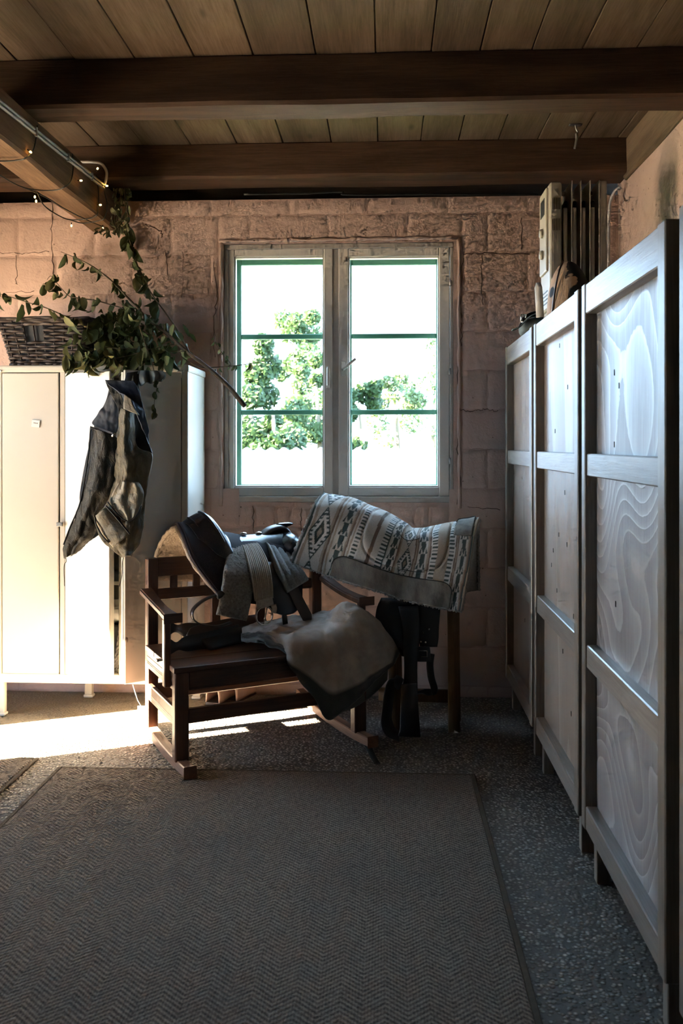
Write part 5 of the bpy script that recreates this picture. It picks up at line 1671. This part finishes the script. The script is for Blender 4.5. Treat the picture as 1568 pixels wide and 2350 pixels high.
# ------------------------------------------------------------------ fairy lights, conduit and dried bunch on the lower beam
fl = thing('fairy_lights', (-1.40, 3.9, 2.42), 'black wire string of tiny warm fairy lights wound round the lower beam', 'fairy lights')
SX = -1.391
def sd(px, py): return atx(px, py, SX)
def un(px, py): return bz(px, py, 2.408)
wires = [[sd(86, 288), sd(84, 312), sd(76, 345), sd(60, 362), un(45, 367), un(0, 370), un(-60, 362)],
         [un(-40, 380), un(0, 402), un(30, 420), un(60, 432), un(95, 437), un(130, 436), un(150, 428), sd(163, 415), sd(168, 385), sd(166, 352)],
         [un(85, 440), un(100, 470), un(130, 492), un(160, 504), un(200, 502), un(222, 494), sd(226, 470), sd(226, 440), sd(222, 400)],
         [un(160, 504), un(190, 512), un(225, 507), un(240, 500), sd(246, 470), sd(240, 440), sd(244, 420)],
         [un(40, 425), un(100, 450), un(150, 480), un(200, 505), un(238, 521)]]
for w in wires:
    tube('wire', smooth_path(w, 6), .0028, M_WIRE, fl, 6)
for p, dn in [(sd(63, 343), (-.2, .6, -.3)), (sd(178, 414), (.6, .3, 0)), (sd(221, 393), (.3, .2, .8)), (sd(238, 426), (.5, .3, 0)), (sd(223, 470), (.6, .2, 0)), (un(80, 444), (0, 0, -1)), (un(83, 454), (0, 0, -1)), (un(164, 511), (0, 0, -1)), (un(236, 517), (0, 0, -1))]:
    d = Vector(dn).normalized()
    if abs(d.z) < .9: d = (d + Vector((.8, 0, 0))).normalized()
    q = d.to_track_quat('Z', 'Y').to_matrix()
    s_ = lathe('socket', [(0, 0), (.0028, 0), (.0028, .010), (0, .010)], p, M_WIRE, fl, 8, 'Z', q)
    lathe('bulb', [(.0028, .010), (.0042, .014), (.0036, .019), (0, .022)], p, M_BULB, s_, 8, 'Z', q)
cd = thing('conduit', (-1.385, 3.5, 2.6), 'pale electrical conduit clipped along the lower beam', 'conduit')
a, b = atx(-40, 200, -1.387), atx(238, 424, -1.387)
for dz in (.0, -.016):
    tube('pipe', smooth_path([a + (b - a) * -.6 + Vector((0, 0, dz)), a + Vector((0, 0, dz)), b + Vector((0, 0, dz))], 3), .0065, M_CONDUIT, cd, 8)
for f in (.35, .62, .86):
    q = a.lerp(b, f)
    box('clip', (q.x - .002, q.y - .006, q.z - .028), (q.x + .009, q.y + .006, q.z + .010), M_CONDUIT, cd, None, .002)
tube('bent_pipe', smooth_path([at(186, 372, 4.345), at(212, 372, 4.345), at(232, 376, 4.345), at(244, 392, 4.345), at(244, 410, 4.345), at(240, 424, 4.345)], 6), .007, M_CONDUIT, cd, 8)
db = thing('dried_bunch', at(272, 450, 4.3), 'dried green bunch tied to the end of the lower beam', 'dried bunch')
for k in range(5):
    x0 = 262 + k * 8
    P = smooth_path([at(x0, 432, 4.32), at(x0 + lrnd.uniform(-6, 6), 470, 4.30), at(x0 + lrnd.uniform(-10, 10), 505, 4.30), at(x0 + lrnd.uniform(-10, 10), 528, 4.31)], 5)
    tube('stalk', P, .0018, M_BARK, db, 5)
    for j in range(11):
        put_leaf(P[lrnd.randrange(len(P))] + Vector((lrnd.gauss(0, .010), lrnd.gauss(0, .01), 0)), lrnd.uniform(.022, .042), .85, db, LEAVES_DRY)
for k in range(16):
    put_leaf(at(lrnd.uniform(215, 262), lrnd.uniform(520, 535), 4.40), lrnd.uniform(.018, .03), .5, db, LEAVES_DRY)
# cable along the wall head
tag(tube('wall_cable', smooth_path([at(560, 446, 4.585), at(700, 444, 4.585), at(785, 441, 4.583), at(800, 447, 4.583), at(1000, 446, 4.585), at(1235, 446, 4.585)], 6), .006, M_WIRE, None, 8), 'black cable along the top of the window wall', 'cable')

# ------------------------------------------------------------------ on top of the cabinets
CT = CZ1
RY = 3.66
rad = thing('oil_radiator', (.80, 3.77, CT), 'cream oil-filled radiator with fins stored on top of the cabinets', 'radiator')
rx0, rx1 = at(1262, 500, RY).x, at(1291, 500, RY).x
rzt = at(1265, 416, RY).z
box('control_box', (rx0, RY, CT + .075), (rx1, RY + .215, rzt), M_RAD, rad, None, .016, 3)
# control face on the left end
cf = box('control_panel', (rx0 - .010, RY + .03, rzt - .36), (rx0 + .004, RY + .185, rzt - .015), M_RAD, rad, None, .008, 2)
for dz in (.19, .28):
    lathe('knob', [(0, -.012), (.018, -.012), (.020, .0), (0, .0)], (rx0 - .012, RY + .10, rzt - dz), M_RAD, cf, 16, 'X')
box('handle_slot', (rx0 - .0115, RY + .06, rzt - .12), (rx0 - .009, RY + .15, rzt - .05), M_BLACK, cf, None, .001)
for zz in (rzt - .115, rzt - .20):
    for k in range(5):
        x = rx0 + .012 + k * .0068
        box('vent_slot', (x, RY - .0012, zz), (x + .0022, RY + .001, zz + .048), M_BLACK, rad, None, 0)
for k in range(4):
    z = rzt - .44 - k * .016
    box('vent_slot', (rx0 - .0012, RY + .05, z), (rx0 + .001, RY + .16, z + .005), M_BLACK, rad, None, 0)
sp_ = at(1311, 500, RY).x - at(1290, 500, RY).x
for k in range(5):
    x = rx1 + .004 + k * sp_
    w = .014 if k < 4 else 0
    f = thing('fin', (x, RY, CT)); f.parent = rad; f.matrix_parent_inverse = pm(rad).inverted()
    if k < 4:
        box('plate', (x + sp_ * .92, RY + .004, CT + .08), (x + sp_ * .92 + .004, RY + .19, rzt + .004), M_RADF, f, None, .0015)
        box('column', (x + .0015, RY + .006, CT + .10), (x + .0015 + sp_ * .46, RY + .19, rzt - .105), M_RADF, f, None, .006, 2)
        tube('joint_pipe', [Vector((x, RY + .06, rzt - .035)), Vector((x + sp_ * .5, RY + .06, rzt - .035))], .009, M_RADF, f, 10)
        box('neck', (x + sp_ * .5, RY + .07, rzt - .12), (x + sp_ * .85, RY + .16, rzt - .06), M_BLACK, f, None, .004)
    else:
        box('end_plate', (x, RY + .004, CT + .08), (x + .030, RY + .19, rzt + .003), M_RADF, f, None, .006, 2)
for x in (rx0 + .03, rx1 + 3.6 * sp_):
    box('foot', (x - .015, RY - .03, CT + .001), (x + .02, RY + .235, CT + .08), M_RAD, rad, None, .010, 2)

tag(strip('white_slat', [at(1240, 728, 3.56), at(1238, 690, 3.56), at(1236, 660, 3.56), at(1236, 649, 3.56)], lambda t: .030 * (1 if t < .85 else .6), .012, M_WHITEP, None, Vector((1, -.3, 0))), 'narrow white plastic slat leaning beside the radiator', 'slat')
# spotted hide helmet
hy = 3.40
hc = at(1306, 690, hy); hx = hc.x
hel = thing('riding_helmet', (hx, hy, CT), 'round tan helmet cover with black hide patches on the middle cabinet', 'helmet')
vs, fs = [], []
n, m = 18, 36
htop = at(1306, 599, hy).z
rx = (at(1352, 650, hy).x - at(1256, 650, hy).x) / 2
for i in range(n + 1):
    f = i / n
    for j in range(m):
        ph = 2 * PI * j / m
        r = (1 - (f) ** 3.2) ** .5 if f < 1 else 0
        flare = 1.0 + .05 * (1 - f) - .10 * f * (math.cos(ph) < 0)
        vs.append((hx + rx * r * flare * math.cos(ph) - .012 * f * 0, hy + .105 * r * math.sin(ph), CT + .001 + (htop - CT) * f * (1 - .16 * max(0, math.cos(ph)) * r)))
for i in range(n):
    for j in range(m):
        fs.append((i * m + j, i * m + (j + 1) % m, (i + 1) * m + (j + 1) % m, (i + 1) * m + j))
bm = bmesh.new(); me = mesh_from('shell', vs, fs); bm.from_mesh(me); bpy.data.meshes.remove(me)
bmesh.ops.remove_doubles(bm, verts=bm.verts, dist=1e-4)
link('shell', bm_mesh('shell', bm, True), M_HIDE, hel)
tube('seam', smooth_path([Vector((hx - rx * .93, hy - .055, CT + .005)), Vector((hx - rx * .84, hy - .068, CT + .08)), Vector((hx - rx * .68, hy - .076, CT + .15)), Vector((hx - rx * .42, hy - .062, CT + .20))], 6), .0035, M_LEATHB, hel, 6)
box('visor', (hx + rx * .45, hy - .08, CT + .085), (hx + rx * 1.15, hy + .08, CT + .10), M_LEATHN, hel, Matrix.Translation((hx + rx * .45, 0, CT + .1)) @ Matrix.Rotation(math.radians(18), 4, 'Y') @ Matrix.Translation((-hx - rx * .45, 0, -CT - .1)), .006, 2)
# grey-green bag with a buckle on the far cabinet
gy = 4.05
bag = thing('bag', at(1195, 770, gy), 'small grey-green bag with a metal buckle on the far cabinet', 'bag')
bc = Vector((.690, gy, CT + .047))
bm = bmesh.new()
bmesh.ops.create_uvsphere(bm, u_segments=28, v_segments=16, radius=1.0)
from mathutils import noise as _mn
for v in bm.verts:
    p = v.co.copy()
    k = 1 + .10 * _mn.noise(p * 1.7)
    v.co = bc + Vector((p.x * .082 * k, p.y * .13 * k, (abs(p.z) ** .8 * math.copysign(1, p.z)) * .045 * k + .012 * p.x))
link('body', bm_mesh('body', bm, True), M_CAP, bag)
strip('flap', smooth_path([bc + Vector((.02, -.09, .045)), bc + Vector((-.05, -.10, .032)), bc + Vector((-.095, -.10, -.012)), bc + Vector((-.13, -.10, -.028))], 6), lambda t: .09 - .05 * t, .006, M_CAP, bag, Vector((0, 1, 0)))
strip('strap', smooth_path([bc + Vector((-.088, -.04, -.005)), bc + Vector((-.066, -.05, .034)), bc + Vector((-.02, -.05, .054)), bc + Vector((.05, -.04, .052))], 6), .018, .005, M_BLACK, bag, Vector((.2, -.5, .8)))
q = bc + Vector((-.075, -.06, .030))
tube('buckle', [q + Vector((-.010, 0, -.016)), q + Vector((.010, 0, -.016)), q + Vector((.012, 0, .016)), q + Vector((-.008, 0, .016)), q + Vector((-.010, 0, -.016))], .0045, M_STEEL, bag, 6)

# ------------------------------------------------------------------ small things
hk = thing('ceiling_hook', at(1321, 296, 4.19), 'steel hook on a plate screwed to the ceiling boards', 'hook')
q = at(1321, 296, 4.19); q.z = ZC
box('plate', (q.x - .03, q.y - .012, ZC - .004), (q.x + .03, q.y + .012, ZC + .003), M_METAL, hk, None, .002)
tube('eye', smooth_path([q + Vector((0, 0, 0)), q + Vector((.004, 0, -.022)), q + Vector((.012, 0, -.036)), q + Vector((.002, 0, -.046))], 5), .004, M_METAL, hk, 8)
tube('shackle', smooth_path([q + Vector((.004, 0, -.040)), q + Vector((.006, 0, -.06)), q + Vector((.002, 0, -.085)), q + Vector((-.004, 0, -.112))], 5), lambda t: .007 - .002 * t, M_METAL, hk, 8)
tag(tube('wall_pipe', smooth_path([at(1424, 430, 4.42), at(1412, 438, 4.45), at(1402, 462, 4.50), at(1398, 500, 4.55), at(1397, 620, 4.55), at(1397, 760, 4.55)], 6), .008, M_CONDUIT, None, 8), 'pale bent cable pipe in the corner beside the radiator', 'pipe')
# loose grey strap on the floor by the right rocker
P = smooth_path([bz(836, 1700, .010), bz(846, 1716, .006), bz(857, 1738, .005), bz(866, 1752, .005)], 6)
tag(strip('webbing_strap', P, .026, .004, M_GREYF, None, Vector((1, .45, 0))), 'dark webbing strap on the pebbled floor by the right rocker', 'strap')
# paper tag on a string below the locker door
tgx = at(326, 1640, 4.02)
tg2 = thing('paper_tag', (tgx.x, 4.02, .02), 'white paper tag on a string beside the bench leg', 'tag')
box('card', (at(316, 1640, 4.02).x, 4.018, at(320, 1700, 4.02).z + .0), (at(333, 1640, 4.02).x, 4.021, at(320, 1620, 4.02).z), M_TAGW, tg2, None, .001)
tube('string', [at(325, 1622, 4.02), at(316, 1607, 4.02), at(308, 1582, 4.03), at(305, 1572, 4.05)], .0012, M_TAGW, tg2, 5)
# a pair of pale shoes behind the bench
def shoe(px, py, yaw, mat, label):
    b = bz(px, py, 0.0)
    o = thing('shoe', b, label, 'shoe', 'shoes behind the bench')
    R = Matrix.Translation(b) @ Matrix.Rotation(yaw, 4, 'Z')
    sec = [(0, .036, .095), (.05, .040, .085), (.11, .040, .060), (.17, .046, .045), (.22, .045, .036), (.255, .030, .024), (.268, .008, .012)]
    ctrl = []
    for x, w, h in sec:
        ctrl.append([R @ Vector((x, w * math.cos(a), .012 + h * max(0, math.sin(a)) ** .8)) for a in np.linspace(PI, 0, 9)])
    sheet('upper', net_grid(ctrl, 20, 22), .006, mat, o)
    pts = [(x, w + .003) for x, w, h in sec]
    outl = [R @ Vector((x, w, 0)) for x, w in pts] + [R @ Vector((x, -w, 0)) for x, w in pts[::-1]]
    k = len(outl)
    me = mesh_from('sole', [p + Vector((0, 0, .001)) for p in outl] + [p + Vector((0, 0, .014)) for p in outl], [(i, (i + 1) % k, k + (i + 1) % k, k + i) for i in range(k)] + [tuple(range(k))[::-1], tuple(range(k, 2 * k))])
    link('sole', me, M_LEATHB, o)
shoe(488, 1619, math.radians(74), M_CERAMIC, 'pale pinkish shoe behind the bench, the left one of the pair')
shoe(528, 1613, math.radians(70), M_CERAMIC, 'pale pinkish shoe behind the bench, the right one of the pair')
